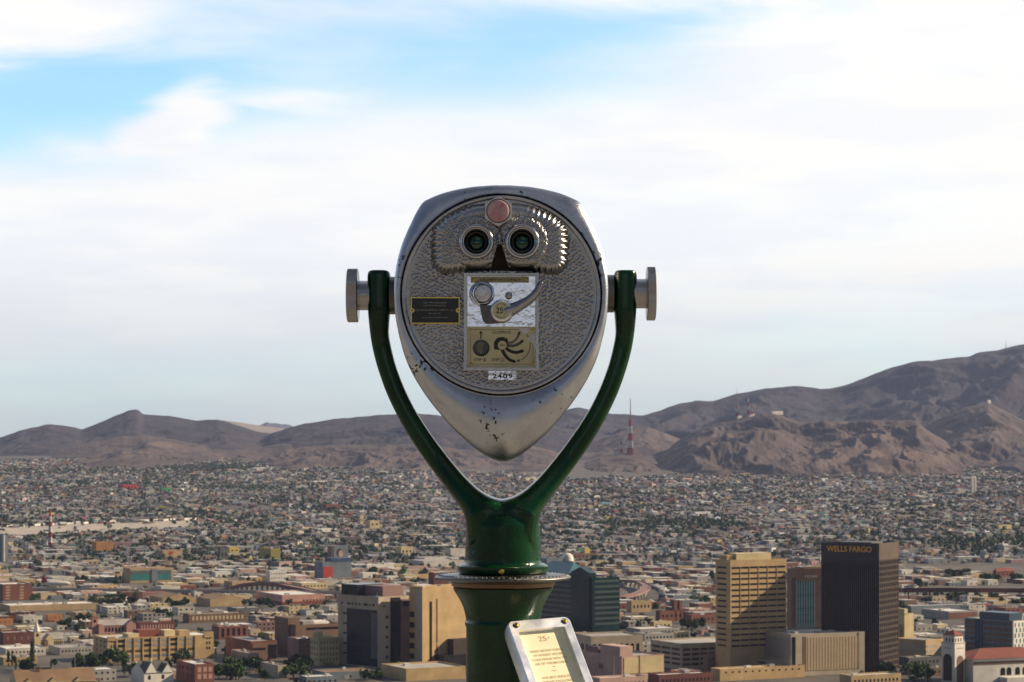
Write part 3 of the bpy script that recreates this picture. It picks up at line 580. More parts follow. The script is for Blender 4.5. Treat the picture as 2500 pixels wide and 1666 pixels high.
def beads(mb):
    for r_, n_, rr_ in ((157, 72, 4.6), (141, 52, 3.6)):
        for k in range(n_):
            a = 2 * math.pi * (k + .3 * random.random()) / n_; c = (vx(AX) + r_ * S * math.cos(a), dY(-YC) + r_ * S * math.sin(a), vz(1406))
            pr = [(rr_ * S, 0), (rr_ * .8 * S, rr_ * .6 * S), (rr_ * .3 * S, rr_ * .95 * S)]; mb.lathe(pr, c, n=8)
lz([(100, 1400), (160, 1404), (165, 1407), (166, 1409), (165, 1412), (150, 1416), (126, 1420), (100, 1420)][::-1], 'swivel_ring', metal('worn ring', (.15, .145, .14), .38, .5, 300., .4), extra=beads)
lz([(124, 1419), (126, 1421), (126, 1429), (122, 1432), (90, 1432)][::-1], 'bearing_band', BRONZE)
lz([(116, 1431), (122, 1434), (121, 1440), (113, 1452), (104, 1467), (97, 1483), (92.5, 1500), (90.5, 1512), (92, 1517), (93.5, 1521), (92.5, 1526), (90, 1532), (90, 1700), (90, 2900), (100, 2950), (140, 2990), (175, 3000), (180, HOR + 1.6 / S)][::-1], 'pedestal', GREEN)
# --- pivot hubs, shafts and knurled knobs
for sx, kx0, kx1, ky, sh0 in ((-1, 848, 875, 722, 898), (1, 1578.5, 1600, 717.5, 1550)):
    def hor(prof, n=48):
        mb = MB().lathe(prof, axis='x', n=n); mb.v = [(x, dY(-YC) + y * S, vz(ky) + z * S) for x, y, z in mb.v]; return mb
    a, b = vx(kx0), vx(kx1); e_ = 1.6 * S
    mb = MB(); n = 280; V = []; pr = [(40, a), (62, a), (65.5, a + e_), (65.5, b - e_), (62, b), (40, b)]
    for r, x in pr:
        for k in range(n): q = 2 * math.pi * k / n; rr_ = r - (.7 if (k % 2 and r > 65) else 0); V.append((x, dY(-YC) + rr_ * S * math.cos(q), vz(ky) + rr_ * S * math.sin(q)))
    Fk = [(j * n + k, j * n + (k + 1) % n, (j + 1) * n + (k + 1) % n, (j + 1) * n + k) for j in range(5) for k in range(n)] + [list(range(n))[::-1], [5 * n + k for k in range(n)]]
    mb.add(V, Fk); kn = vb(mb, 'knurled_knob', STEEL)
    s0, s1 = sorted((vx(kx1 if sx < 0 else kx0), vx(sh0)))
    vb(hor([(36, s0 - .002), (36, s1 + .004)]), 'shaft', STEEL, kn)
    h0, h1 = sorted((vx(952 if sx < 0 else 1498), vx(985 if sx < 0 else 1462)))
    vb(hor([(40, h0 - .001), (46, h0), (46, h1)]), 'pivot_hub', DARKM)
DEPTH_K = 1.0
# --- lectern style sign on the pedestal
A_ = Vector((.914, .394, .05)).normalized(); B_ = Vector((.285, -.575, -.765)); B_ = (B_ - A_ * B_.dot(A_)).normalized(); N_ = A_.cross(B_); N_ = -N_ if N_.y > 0 else N_
P0 = Vector((vx(1236), dY(-YC + 104), vz(1520))); SW, SL, ST = .129, .36, .030
Mx = Matrix.Identity(4)
for r_ in range(3): Mx[r_][0], Mx[r_][1], Mx[r_][2], Mx[r_][3] = A_[r_], -B_[r_], N_[r_], P0[r_]
def sg(mb, name, mats, parent, smooth=False):
    mb.v = [tuple(Mx @ Vector(v)) for v in mb.v]; return vb(mb, name, mats, parent)
def rrect(x0, x1, y0, y1, r, n=6):
    o = []
    for cx_, cy_, a0 in ((x1 - r, y1 - r, 0), (x0 + r, y1 - r, 90), (x0 + r, y0 + r, 180), (x1 - r, y0 + r, 270)):
        for k in range(n + 1): a = R(a0 + 90 * k / n); o.append((cx_ + r * math.cos(a), cy_ + r * math.sin(a)))
    return o
bw, bt = .0165, .023
oc1 = rrect(0, SW, -SL, 0, .011); oc2 = rrect(.0022, SW - .0022, -SL + .0022, -.0022, .010); ic = rrect(bw, SW - bw, -SL + bt, -bt, .0022); n = len(oc1)
V = [(x, y, -ST) for x, y in oc1] + [(x, y, -.003) for x, y in oc1] + [(x, y, 0) for x, y in oc2] + [(x, y, -.0005) for x, y in ic] + [(x, y, -.011) for x, y in ic]
F = [(j * n + k, j * n + (k + 1) % n, (j + 1) * n + (k + 1) % n, (j + 1) * n + k) for j in range(4) for k in range(n)] + [list(range(n))[::-1]]
fr = sg(MB().add(V, F), 'sign_frame', metal('polished sign frame', (.90, .91, .95), .38, .25, 300., .08), viewer)
mb = MB().box(bw + .0002, SW - bw - .0002, -SL + bt, -bt - .0002, -.014, -.0108)
def flat_text(mb, t, x0, x1, y0, y1, z, mi):
    V, F = text_geo(t, .004); mb.add([(x0 + (x1 - x0) * a, y0 + (y1 - y0) * b, z) for a, b in V], F, mi)
lines = [('25', .060, .0115, .022), ('BRING DISTANT POINTS', .066, .0052, .046), ('OF INTEREST WITHIN', .060, .0052, .0555), ('CLOSE RANGE WITH THE', .072, .0052, .065), ('USE OF THIS MACHINE', .066, .0052, .0745), ('FOR BEST RESULTS', .056, .0052, .106), ('REMOVE EYEGLASSES', .062, .0052, .1155), ('AND FOCUS WITH THE', .066, .0052, .125), ('RED KNOB', .032, .0052, .1345)]
xc = SW / 2
for t, wt, h, yb in lines:
    wt = wt if t != '25' else .0165
    flat_text(mb, t, xc - wt / 2, xc + wt / 2, -bt - yb, -bt - yb + h, -.0104, 1)
flat_text(mb, '¢', xc + .0115, xc + .0145, -bt - .018, -bt - .0125, -.0104, 1); flat_text(mb, '~', xc - .005, xc + .005, -bt - .0905, -bt - .088, -.0104, 1)
sg(mb, 'sign_plate', [M('cream sign plate', (.80, .74, .52), .5, 0, .06, 20.0), M('faded sign lettering', (.42, .34, .17), .6, 0, .2)], fr)
for x, y in ((.017, -.0115), (SW - .013, -.0115)):
    mb = MB().lathe([(.0062, -.002), (.0062, .0006), (.0050, .0009), (.0042, .0004)], (x, y, 0), n=24); mb.lathe([(.0038, 0), (.0036, .0022), (.0022, .0026), (.0020, .0008)], (x, y, 0), n=16, mi=1)
    sg(mb, 'screw', [DARKM, BRASS], fr)
mb = MB().tube([P0 + A_ * SW / 2 + B_ * .12 - N_ * .02, P0 + A_ * SW / 2 + B_ * .12 - N_ * .02 + Vector((-.03, .10, -.02))], .02, 12); vb(mb, 'sign_bracket', GREEN)

# ---------------------------------------------------------------- buildings that can be told apart
PAL = dict(tan=(.40, .29, .165), gold=(.47, .33, .17), beige=(.42, .355, .27), cream=(.55, .45, .26), yellow=(.58, .44, .12), olive=(.30, .26, .07), orange=(.40, .19, .08), brick=(.19, .078, .058),
    darkbrick=(.13, .05, .042), brown=(.17, .105, .075), mauve=(.22, .135, .125), pink=(.46, .26, .22), palepink=(.48, .32, .27), white=(.66, .63, .58), offwhite=(.52, .49, .44), grey=(.30, .29, .28), darkgrey=(.11, .11, .115), bluegrey=(.16, .19, .225),
    teal=(.03, .17, .17), darkteal=(.010, .028, .030), blue=(.04, .075, .14), redroof=(.21, .062, .042), red=(.42, .05, .045), green=(.06, .30, .14), umber=(.10, .072, .055), black=(.018, .016, .018), bronze=(.045, .034, .028), roofgrey=(.30, .28, .26), roofwhite=(.58, .56, .53), roofdark=(.10, .095, .09), shingle=(.20, .125, .07), asphalt=(.06, .06, .062), concrete=(.36, .34, .31), window=(.022, .022, .026))
PAL = {k: tuple(c * .86 for c in v) for k, v in PAL.items()}
def W_(n):
    if not isinstance(n, str): return n
    return M(n + ' wall', PAL[n], .82, 0, .20, .09, spec=.25) if n not in ('window', 'black', 'darkteal') else M(n + ' glass', PAL[n], .2, 0, .5, .06, spec=.16)
HAND = []                        # footprints and picture boxes of what is placed by hand
class B:
    def __init__(s, name, label, cat, xl, xc, xr, yt, yb, psi=27, wall='tan', roof='roofgrey', Y=None, depth=None, left=None, par=1.0, group=None, sink=4, shell=True):
        psi = R(psi); Y = Y or gY(yb); s.Y = Y; s.cx = wx(xc, Y); s.psi = psi; s.c, s.s = math.cos(psi), math.sin(psi)
        t = lambda p: (p - 1250) / FPX
        s.a = left and depth or (t(xr) * Y - s.cx) / (s.c - t(xr) * s.s)
        s.b = depth if depth else (s.cx - t(xl) * Y) / (s.s + t(xl) * s.c)
        s.z0 = wz(yb, Y); s.H = wz(yt, Y) - s.z0; s.yb = yb
        s.root = empty(name, (s.cx, Y, s.z0), psi); tag(s.root, label, cat, group)
        s.wall = wall; s.roofm = roof; s.box_px = (xl, xr, yt, yb, Y); s.tallest = s.H
        HAND.append(s)
        if shell:
            p = min(par, s.H * .12); mb = MB(); a, b, H, w = s.a, s.b, s.H, .35
            mb.box(0, a, 0, b, -sink, H, top=False)
            mb.add([(0, 0, H), (a, 0, H), (a, b, H), (0, b, H), (w, w, H), (a - w, w, H), (a - w, b - w, H), (w, b - w, H), (w, w, H - p), (a - w, w, H - p), (a - w, b - w, H - p), (w, b - w, H - p)],
                [(0, 1, 5, 4), (1, 2, 6, 5), (2, 3, 7, 6), (3, 0, 4, 7), (5, 9, 8, 4)[:0] or (4, 5, 9, 8), (5, 6, 10, 9), (6, 7, 11, 10), (7, 4, 8, 11)])
            mb.build('wall', W_(wall), s.root)
            MB().add([(w, w, H - p), (a - w, w, H - p), (a - w, b - w, H - p), (w, b - w, H - p)], [(0, 1, 2, 3)]).build('roof', W_(roof), s.root)
            s.rz = H - p
    def u(s, px): t = (px - 1250) / FPX; return (t * s.Y - s.cx) / (s.c - t * s.s)
    def w(s, px): t = (px - 1250) / FPX; return (s.cx - t * s.Y) / (s.s + t * s.c)
    def z(s, py): return (s.yb - py) / FPX * s.Y
    def part(s, name, mb, mat, parent=None): return mb.build(name, W_(mat) if isinstance(mat, str) else mat, parent or s.root)
    def bx(s, name, x0, x1, y0, y1, z0, z1, mat): return s.part(name, MB().box(x0, x1, y0, y1, z0, z1), mat)
    def R(s, p0, p1, q0, q1, mat='window', name='window', out=.12):      # panel on the right-hand face, from picture columns and rows
        a, b = sorted((s.u(p0), s.u(p1))); return s.bx(name, a, b, -out, .02, s.z(q1), s.z(q0), mat)
    def L(s, p0, p1, q0, q1, mat='window', name='window', out=.12):
        a, b = sorted((s.w(p0), s.w(p1))); return s.bx(name, -out, .02, a, b, s.z(q1), s.z(q0), mat)
    def rep(s, o, du, dw, dz, k):
        for i in range(1, k):
            c = o.copy(); COL.objects.link(c); c.parent = s.root; c.location = (du * i, dw * i, dz * i)
    def grid(s, face, nx, ny, f=(.04, .96, .1, .92), fx=.6, fy=.45, mat='window', name='window', out=.1):
        ln = s.a if face == 'R' else s.b; x0, x1, y0, y1 = f; sx = ln * (x1 - x0) / nx; sy = s.H * (y1 - y0) / ny
        for j in range(ny):
            for i in range(nx):
                p = ln * x0 + sx * (i + .5 - fx / 2); q = s.H * y0 + sy * (j + .5 - fy / 2)
                if i == j == 0:
                    mb = MB(); p1, q1 = p + sx * fx, q + sy * fy
                    o = s.part(name, mb.box(p, p1, -out, .02, q, q1) if face == 'R' else mb.box(-out, .02, p, p1, q, q1), mat); o0 = o
                else:
                    c = o0.copy(); COL.objects.link(c); c.parent = s.root; c.location = ((sx * i, 0) if face == 'R' else (0, sx * i)) + (sy * j,)
    def top(s, x0, x1, y0, y1, h, mat='offwhite', name='rooftop_unit'):   # fractions of the plan, on the roof
        return s.bx(name, s.a * x0, s.a * x1, s.b * y0, s.b * y1, s.rz, s.rz + h, mat)
    def gable(s, name, x0, x1, y0, y1, z, h, mat, axis='x', ov=.4, wmat=None):
        mb = MB()
        if axis == 'x':
            m = (y0 + y1) / 2; V = [(x0, y0 - ov, z - .2), (x1, y0 - ov, z - .2), (x1, m, z + h), (x0, m, z + h), (x0, y1 + ov, z - .2), (x1, y1 + ov, z - .2)]
            mb.add([(x, y, q + .12) for x, y, q in V], [(0, 1, 2, 3), (3, 2, 5, 4)]); mb.add(V, [(0, 3, 4), (1, 5, 2), (0, 4, 5, 1)], 1)
        else:
            m = (x0 + x1) / 2; V = [(x0 - ov, y0, z - .2), (m, y0, z + h), (x1 + ov, y0, z - .2), (x0 - ov, y1, z - .2), (m, y1, z + h), (x1 + ov, y1, z - .2)]
            mb.add([(x, y, q + .12) for x, y, q in V], [(0, 1, 4, 3), (1, 2, 5, 4)]); mb.add(V, [(0, 2, 1), (3, 4, 5), (0, 3, 5, 2)], 1)
        return mb.build(name, [W_(mat), W_(wmat or s.wall)], s.root)
    def hip(s, name, x0, x1, y0, y1, z, h, mat, k=.5, ov=.8):
        x0 -= ov; x1 += ov; y0 -= ov; y1 += ov; d = min(x1 - x0, y1 - y0) * k
        if x1 - x0 > y1 - y0: r = [(x0 + d, (y0 + y1) / 2), (x1 - d, (y0 + y1) / 2)]
        else: r = [((x0 + x1) / 2, y0 + d), ((x0 + x1) / 2, y1 - d)]
        V = [(x0, y0, z), (x1, y0, z), (x1, y1, z), (x0, y1, z), (*r[0], z + h), (*r[1], z + h)]
        F = [(0, 1, 5, 4), (1, 2, 5), (2, 3, 4, 5), (3, 0, 4), (3, 2, 1, 0)] if x1 - x0 > y1 - y0 else [(0, 1, 4), (1, 2, 5, 4), (2, 3, 5), (3, 0, 4, 5), (3, 2, 1, 0)]
        return MB().add(V, F).build(name, W_(mat), s.root)
def simple(name, label, xl, xr, yt, yb, wall, roof='roofgrey', cat='building', R_=None, L_=None, frac=.2, units=1, depth=None, psi=27, **k):
    xc = xl + (xr - xl) * frac
    b = B(name, label, cat, xl, xc, xr, yt, yb, psi, wall, roof, depth=depth, **k)
    if R_: b.grid('R', *R_[:2], **(R_[2] if len(R_) > 2 else {}))
    if L_: b.grid('L', *L_[:2], **(L_[2] if len(L_) > 2 else {}))
    for i in range(units):
        x = .15 + .6 * random.random(); y = .2 + .5 * random.random(); b.top(x, x + min(.15, 4 / b.a), y, y + min(.2, 4 / b.b), 1.2 + random.random(), random.choice(['offwhite', 'grey', 'roofwhite']))
    return b
# ---- right-hand towers
t = B('office_tower', 'black glass bank tower with gold lettering along its top', 'office tower', 2005, 2145.5, 2193, 1327, 1642, 60, 'black', 'roofdark', par=1.2)
t.wall_m = None
for k in range(29): a = .02 + .96 * k / 28; o = t.bx('mullion', -.4, .02, t.b * a - .17, t.b * a + .17, 0, t.z(1378), 'umber')
for k in range(11): a = .01 + .98 * k / 10; t.bx('mullion', t.a * a - .3, t.a * a + .3, -.4, .02, 0, t.z(1368), 'umber')
for k in range(20): z = 2 + (t.z(1368) - 3) * k / 19; t.bx('spandrel', 0, t.a, -.2, .02, z, z + 1.5, 'bronze')
t.R(2145.5, 2193, 1327.5, 1368, 'umber', 'top_band', .3); t.L(2005, 2145.5, 1327.5, 1378, M('tower crown panel', (.016, .013, .013), .5, 0, .2, .1), 'top_band', .3)
for y in (1437, 1562): t.L(2005, 2145.5, y, y + 4, 'black', 'floor_band', .34)
V, Fs = text_geo('WELLS FARGO', .02); w0, w1 = t.w(2019), t.w(2128.5); z0_, z1_ = t.z(1349.5), t.z(1335)
mb = MB().add([(-.62, w0 + (w1 - w0) * a, z0_ + (z1_ - z0_) * b) for a, b in V], Fs); mb.add([(-.3, w0 + (w1 - w0) * a, z0_ + (z1_ - z0_) * b) for a, b in V], Fs)
t.part('sign_lettering', mb, M('gold sign letters', (.72, .36, .02), .45, 0, .05))
t.top(.2, .8, .2, .8, 1.5, 'darkgrey', 'plant_room')
t = B('office_tower', 'tan stone office block with rows of dark ribbon windows, half in shade', 'office tower', 1747, 1783, 1920, 1368, 1646, 28, 'gold', 'roofwhite', par=1.0)
for j in range(15):
    y = 1385 + 13.65 * j
    for i in range(6): p = 1786.5 + 22.2 * i; t.R(p, p + 19.5, y - .05 * i, y + 4.6 - .05 * i, name='window')
    t.L(1752, 1773, y, y + 4.6)
for i in range(1, 6): p = 1785.2 + 22.2 * i; t.R(p - .5, p + .5, 1384, 1585, 'gold', 'pier', .3)
t.bx('penthouse', t.a * .16, t.a * .78, t.b * .2, t.b * .8, t.rz, t.z(1353), 'cream'); t.bx('penthouse', t.a * -0.0 + 1, t.a * .14, t.b * .3, t.b * .8, t.rz, t.z(1357), 'tan')
t = B('office_building', 'brown office building with a teal glass front beside the black tower', 'office building', 1921, 1932, 2016, 1389, 1560, 12, 'brown', 'shingle')
t.R(1945, 1988, 1420, 1556, 'teal', 'glass_front', .25)
for k in range(8): p = 1945 + 43 * k / 7; t.R(p - .7, p + .7, 1420, 1556, M('pale mullion', (.26, .31, .33), .5, 0, .1), 'mullion', .4)
for k in range(13): y = 1421 + 10.7 * k; t.R(1945, 1988, y, y + 1.5, 'bluegrey' if k % 3 else 'black', 'floor_band', .34)
V, Fs = text_geo('HOME', .01); a0, a1 = t.u(1965), t.u(1996); mb = MB().add([(a0 + (a1 - a0) * a, -.3, t.z(1411) + 6 * FPX / FPX * b * t.Y * 6 / FPX / 6) for a, b in V], Fs); t.part('sign_lettering', mb, 'offwhite')
t.R(1921 + 13, 1943, 1412, 1420, 'bronze', 'sign_panel', .1); t.bx('plant_room', t.a * .45, t.a * .95, 2, t.b * .6, t.rz, t.z(1384), 'gold')
t = B('windowless_block', 'big windowless beige block with a dark slot at its corner', 'building', 1844, 1931, 2111, 1549, 1652, 24, 'beige', 'roofgrey')
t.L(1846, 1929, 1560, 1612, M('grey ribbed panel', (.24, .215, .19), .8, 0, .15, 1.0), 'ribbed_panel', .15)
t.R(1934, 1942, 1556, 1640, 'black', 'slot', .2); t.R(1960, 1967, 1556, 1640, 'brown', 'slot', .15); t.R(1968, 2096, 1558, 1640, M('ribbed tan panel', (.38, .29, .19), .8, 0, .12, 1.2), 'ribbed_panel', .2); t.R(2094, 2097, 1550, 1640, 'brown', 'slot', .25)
for k in range(18): p = 1972 + 122 * k / 17; t.R(p - .5, p + .5, 1559, 1639, 'tan', 'rib', .32)
for x in (.2, .5, .7): t.top(x, x + .05, .3, .4, 1.3)
t = simple('parking_garage', 'long beige multi storey parking garage with open dark decks', 1588, 1842, 1572, 1636, 'beige', 'concrete', 'parking garage', frac=.3, units=0, psi=27)
for k in range(4): y = 1584 + 12 * k; [t.R(p, p + 17, y, y + 5.6, 'black', 'deck_opening') for p in np.arange(1668, 1830, 21)]; [t.L(p, p + 20, y, y + 5.6, 'black', 'deck_opening') for p in (1592, 1616, 1640)]
t.R(1662, 1666, 1574, 1632, 'beige', 'stair_tower', .8)
for k in range(14): c = t.top(.1 + .06 * k, .1 + .06 * k + 2 / t.a, .12 + .4 * (k % 2), .12 + .4 * (k % 2) + 4.2 / t.b, 1.3, random.choice(['white', 'darkgrey', 'red', 'blue', 'grey']), 'parked_car'); bpy.data.objects.remove(c)
t = B('windowed_block', 'tan civic block with a row of tall dark openings under a plain parapet', 'building', 1400, 1443, 1570, 1554, 1606, 20, 'beige', 'roofgrey')
for k in range(9): p = 1449 + 13.2 * k; t.R(p, p + 6.2, 1573 + k * .2, 1596, 'black', 'window', .15)
for k in range(3): p = 1408 + 11 * k; t.L(p, p + 6.5, 1575, 1590, 'black', 'window', .15)
t = B('flat_block', 'pale pink stepped block with two big blank lit panels', 'building', 1424, 1518, 1621, 1603, 1662, 30, 'palepink', 'roofgrey')
t.R(1523, 1558, 1607, 1646, 'cream', 'blank_panel', .3); t.R(1562, 1618, 1607, 1646, 'cream', 'blank_panel', .3); t.R(1558, 1562, 1603, 1648, 'brown', 'slot', .2); t.L(1462, 1472, 1628, 1640, 'mauve')
t.bx('upper_storey', t.a * .05, t.a * .35, t.b * .1, t.b * .6, t.rz, t.rz + 7, 'palepink'); t.bx('upper_storey', t.a * .0 + 1, t.a * .2, t.b * .65, t.b * .95, t.rz, t.rz + 5, 'mauve')
t = simple('office_block', 'low mauve brick block with small square windows in front of the tan tower', 1716, 1812, 1599, 1641, 'mauve', 'roofwhite', R_=(5, 2, dict(fx=.25, fy=.25)), frac=.12, units=3)
t = B('sign_building', 'low beige building with small blue and red signs on its parapet', 'building', 1786, 1935, 1966, 1614, 1648, 55, 'beige', 'roofwhite')
for p, f in ((1850, 'L'), (1942, 'R')):
    g = t.L if f == 'L' else t.R
    g(p + 4, p + 18, 1620, 1625, 'blue', 'sign', .3); g(p, p + 6, 1621, 1625, 'red', 'sign', .34)
t.top(.1, .9, .6, .8, 2.5, 'cream', 'arched_parapet')
t = simple('low_block', 'low tan block with a line of small windows along the bottom edge', 1735, 1965, 1634, 1664, 'gold', 'roofwhite', R_=(12, 1, dict(fx=.25, fy=.3, f=(.03, .97, .5, .9))), frac=.1, units=2)
t = B('art_deco_block', 'cream stepped tower block peeping out right of the black tower', 'building', 2188, 2208, 2231, 1499, 1580, 35, 'cream', 'roofwhite')
t.bx('step', 0, t.a * .35, 0, t.b * .8, t.rz, t.z(1487), 'cream'); t.L(2193, 2205, 1535, 1562, 'tan', 'window_bay'); t.bx('side_wing', -6, 0, t.b * .5, t.b, 0, t.z(1526), 'cream')
t = B('low_office', 'low tan office with long rows of pale windows right of the black tower', 'building', 2186, 2260, 2312, 1563, 1608, 45, 'tan', 'roofgrey')
for j in range(2): [t.L(p, p + 9, 1576 + 12 * j, 1582 + 12 * j, 'grey') for p in range(2198, 2256, 11)]; [t.R(p, p + 10, 1576 + 12 * j, 1583 + 12 * j, 'grey') for p in (2264, 2280, 2295)]
t = B('hotel', 'modern blue grey hotel with a dark blue penthouse and striped glass bays', 'hotel', 2355, 2472, 2560, 1516, 1606, 40, 'bluegrey', 'roofwhite')
t.R(2474, 2558, 1517, 1604, 'white', 'white_facade', .2)
for k in range(9): p = 2477 + 9 * k; [t.R(p + (j % 2) * 3, p + (j % 2) * 3 + 2.6, 1522 + 13 * j, 1532 + 13 * j, 'teal' if (j + k) % 3 else 'bluegrey', 'window', .4) for j in range(6)]
for j in range(6): [t.L(p, p + 10.5, 1521 + 13.5 * j, 1530 + 13.5 * j, 'brown' if (int(p) + j) % 4 else 'darkgrey', 'window') for p in (2357, 2369, 2400, 2412, 2424, 2436, 2448, 2459)]
for p in (2381, 2388, 2395): t.L(p, p + 4, 1518, 1600, 'blue', 'glass_stripe', .4)
t.bx('penthouse', 2, t.a * .4, t.b * .1, t.b * .72, t.rz, t.z(1499), M('navy penthouse panel', (.012, .04, .07), .4, 0, .2, .3))
for k in range(4): t.top(.5 + .1 * k, .55 + .1 * k, .2, .3, 3, 'offwhite')
# mission style hall with bell tower
t = B('mission_hall', 'white mission style hall with a long red tile hip roof and arches', 'hall', 2340, 2376, 2570, 1613, 1668, 22, 'white', 'white', depth=30)
t.hip('roof', 0, t.a, 0, t.b, t.z(1610), 5.6, 'redroof', .5, 1.2)
t.bx('cornice', -.9, t.a + .9, -.9, t.b + .9, t.z(1613) - .3, t.z(1610), 'offwhite'); t.R(2376, 2566, 1618, 1625, 'brown', 'frieze')
def arch(t, p0, p1, q0, q1, face='R', mat='black', out=.15, name='arch_opening'):
    f = t.u if face == 'R' else t.w; a, b = sorted((f(p0), f(p1))); r = (b - a) / 2; zt = t.z(q0) - r
    pts = [(a, t.z(q1)), (b, t.z(q1))] + [(a + r + r * math.cos(R(k)), zt + r * math.sin(R(k))) for k in range(0, 181, 20)]
    mb = MB().prism(pts, -out, .02)
    if face == 'L': mb.v = [(y, x, z) for x, y, z in mb.v]; mb.f = [f_[::-1] for f_ in mb.f]
    return t.part(name, mb, mat)
for p in (2443, 2458, 2479, 2497): arch(t, p, p + 11, 1633, 1652)
t.bx('arcade_wing', t.u(2440), t.a, -9, 0, 0, t.z(1655), 'white')
t = B('bell_tower', 'white square bell tower with arches and a red tile cap at the mission hall', 'tower', 2298, 2331, 2356, 1570, 1668, 40, 'white', 'white', par=.3)
a, b = t.a, t.b; m = .9
t.bx('belfry', m, a - m, m, b - m, t.H - .3, t.z(1552), 'white'); t.hip('roof', m, a - m, m, b - m, t.z(1552), 3.2, 'redroof', .5, .8); t.bx('cornice', -.3, a + .3, -.3, b + .3, t.H - .5, t.H, 'offwhite')
for k in range(3): q = t.u(2334) + (t.u(2353) - t.u(2334)) * (k + .15) / 3; t.bx('belfry_opening', q, q + .75, m - .15, m + .1, t.z(1568), t.z(1560), 'black'); q = t.w(2326) + (t.w(2303) - t.w(2326)) * (k + .15) / 3; t.bx('belfry_opening', m - .15, m + .1, q, q + .9, t.z(1568), t.z(1560), 'black')
arch(t, 2336, 2352, 1602, 1668, 'R', 'brown'); arch(t, 2303, 2324, 1598, 1664, 'L', 'bronze', .15)
t.R(2336, 2352, 1583, 1585, 'grey', 'relief'); t.L(2305, 2322, 1583, 1585, 'grey', 'relief')
t = simple('train_shed', 'long white roofed train shed in front of the red brown viaduct', 2212, 2420, 1480, 1496, 'bluegrey', 'roofwhite', 'train shed', frac=.06, units=0, par=.3); t.R(2350, 2418, 1481, 1488, 'red', 'red_band')
t = simple('warehouse', 'grey warehouse with a red brick end below the white train shed', 2250, 2388, 1493, 1513, 'grey', 'roofwhite', 'warehouse', frac=.48, units=1); t.R(2318, 2385, 1497, 1511, 'brick', 'brick_front', .2)
# dark teal glass tower behind the pedestal
t = B('glass_building', 'dark teal glass office building behind the pedestal with a peaked turquoise roof', 'office building', 1300, 1446, 1513, 1411, 1544, 33, 'darkteal', 'roofdark')
for k in range(9): y = 1418 + 13 * k; t.R(1452, 1511, y, y + 5, M('dark floor band', (.015, .036, .033), .5, 0, .2, .2), 'floor_band', .25)
for k in range(9): y = 1420 + 13 * k; t.L(1304, 1440, y, y + 3.5, M('dark teal band', (.012, .04, .044), .4, 0, .2, .2), 'floor_band', .25)
t.bx('gabled_bay', -1.2, t.a * .2, t.b * .03, t.b * .33, 0, t.z(1400), 'darkteal'); t.gable('bay_roof', -1.2, t.a * .2, t.b * .03, t.b * .33, t.z(1400), 4.5, 'darkteal', 'x')
t.hip('peaked_roof', t.a * .1, t.a * .8, t.b * .42, t.b * .95, t.rz + 3, 9, M('turquoise metal roof', (.008, .085, .12), .45, 0, .15, .2), .4); t.bx('drum', t.a * .1, t.a * .8, t.b * .42, t.b * .95, t.rz, t.rz + 3, 'darkteal')
arch(t, 1398, 1424, 1408, 1424, 'L', 'black', .3, 'arched_window')
for x in (.1, .3, .5, .7): t.top(x, x + .06, .1, .15, 1.0, 'offwhite')
# beige office complex left of the pedestal
t = B('office_complex', 'beige office complex with a deep dark window bay left of the pedestal', 'office building', 825, 924, 998, 1458, 1632, 42, 'beige', 'roofgrey', par=.8)
t.L(847, 921, 1491, 1629, M('navy bay glass', (.014, .014, .026), .25, 0, .3, .1, spec=.2), 'window_bay', .2)
for k in range(5): y = 1502 + 24.6 * k; t.L(838, 918, y, y + 4, 'window', 'window_strip', .3)
t.L(907, 921, 1498, 1610, 'darkgrey', 'bay_pier', .45)
for p, q in ((833, 837), (848, 855), (858, 863), (867, 872), (876, 880), (887, 898), (902, 905), (909, 914)): t.L(p, q, 1476.5, 1481.5)
for k in range(5): y = 1505 + 24.4 * k; t.R(941.5, 948, y, y + 7)
t.R(953, 977, 1461, 1630, 'black', 'glass_recess', .2); t.R(935, 940, 1479, 1483)
t.R(977.5, 1000, 1466, 1632, 'mauve', 'stone_panel', .8); t.R(982, 1000, 1472, 1484, 'black', 'vent', 1.0)
t.bx('plant_room', t.a * .05, t.a * .9, t.b * .55, t.b * .95, t.rz, t.z(1432), 'black'); t.bx('plant_room', t.a * .3, t.a * .98, t.b * .12, t.b * .55, t.rz, t.z(1434), 'mauve')
mb = MB().box(2, 6, 5, 14, t.rz, t.rz + 1); mb.tube([(4, 8, t.rz + 1), (4.4, 3.5, t.rz + 7.5)], [.5, .12]); t.part('roof_antenna', mb, 'bluegrey')
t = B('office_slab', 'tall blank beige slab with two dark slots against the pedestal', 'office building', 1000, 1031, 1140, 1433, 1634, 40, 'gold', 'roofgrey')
t.L(1014.5, 1030, 1440, 1632, M('shaded stone', (.36, .31, .25), .8, 0, .12, .2), 'side_shade_panel', .1)  # greyer panel over the left face, shade put into its colour
for k in range(5): y = 1496 + 25.6 * k; t.L(1001, 1012, y, y + 13, 'black', 'window', .2)
t.R(1049, 1054.5, 1470, 1632, 'black', 'window_slot', .2); t.R(1065, 1068.5, 1464, 1572, 'brown', 'window_slot', .2); t.R(1065, 1068.5, 1576, 1602, 'brown', 'window_slot', .2)
for k in range(14): y = 1452 + 12 * k; t.R(1069.5, 1128, y, y + .5, 'tan', 'joint', .05)
t.bx('glass_annex', t.u(1060), t.u(1132), -11, -.2, 0, t.z(1601), 'black'); t.bx('upper_annex', t.u(1092), t.u(1136), -7, -.3, t.z(1601), t.z(1564), 'bronze')
t.top(.1, .2, .3, .6, 1.0, 'white'); t.top(.5, .55, .3, .6, 1.2, 'grey')
t = simple('garden_wall_block', 'low tan terrace block with planters below the beige office slab', 930, 1136, 1633, 1664, 'gold', 'concrete', frac=.3, units=1)
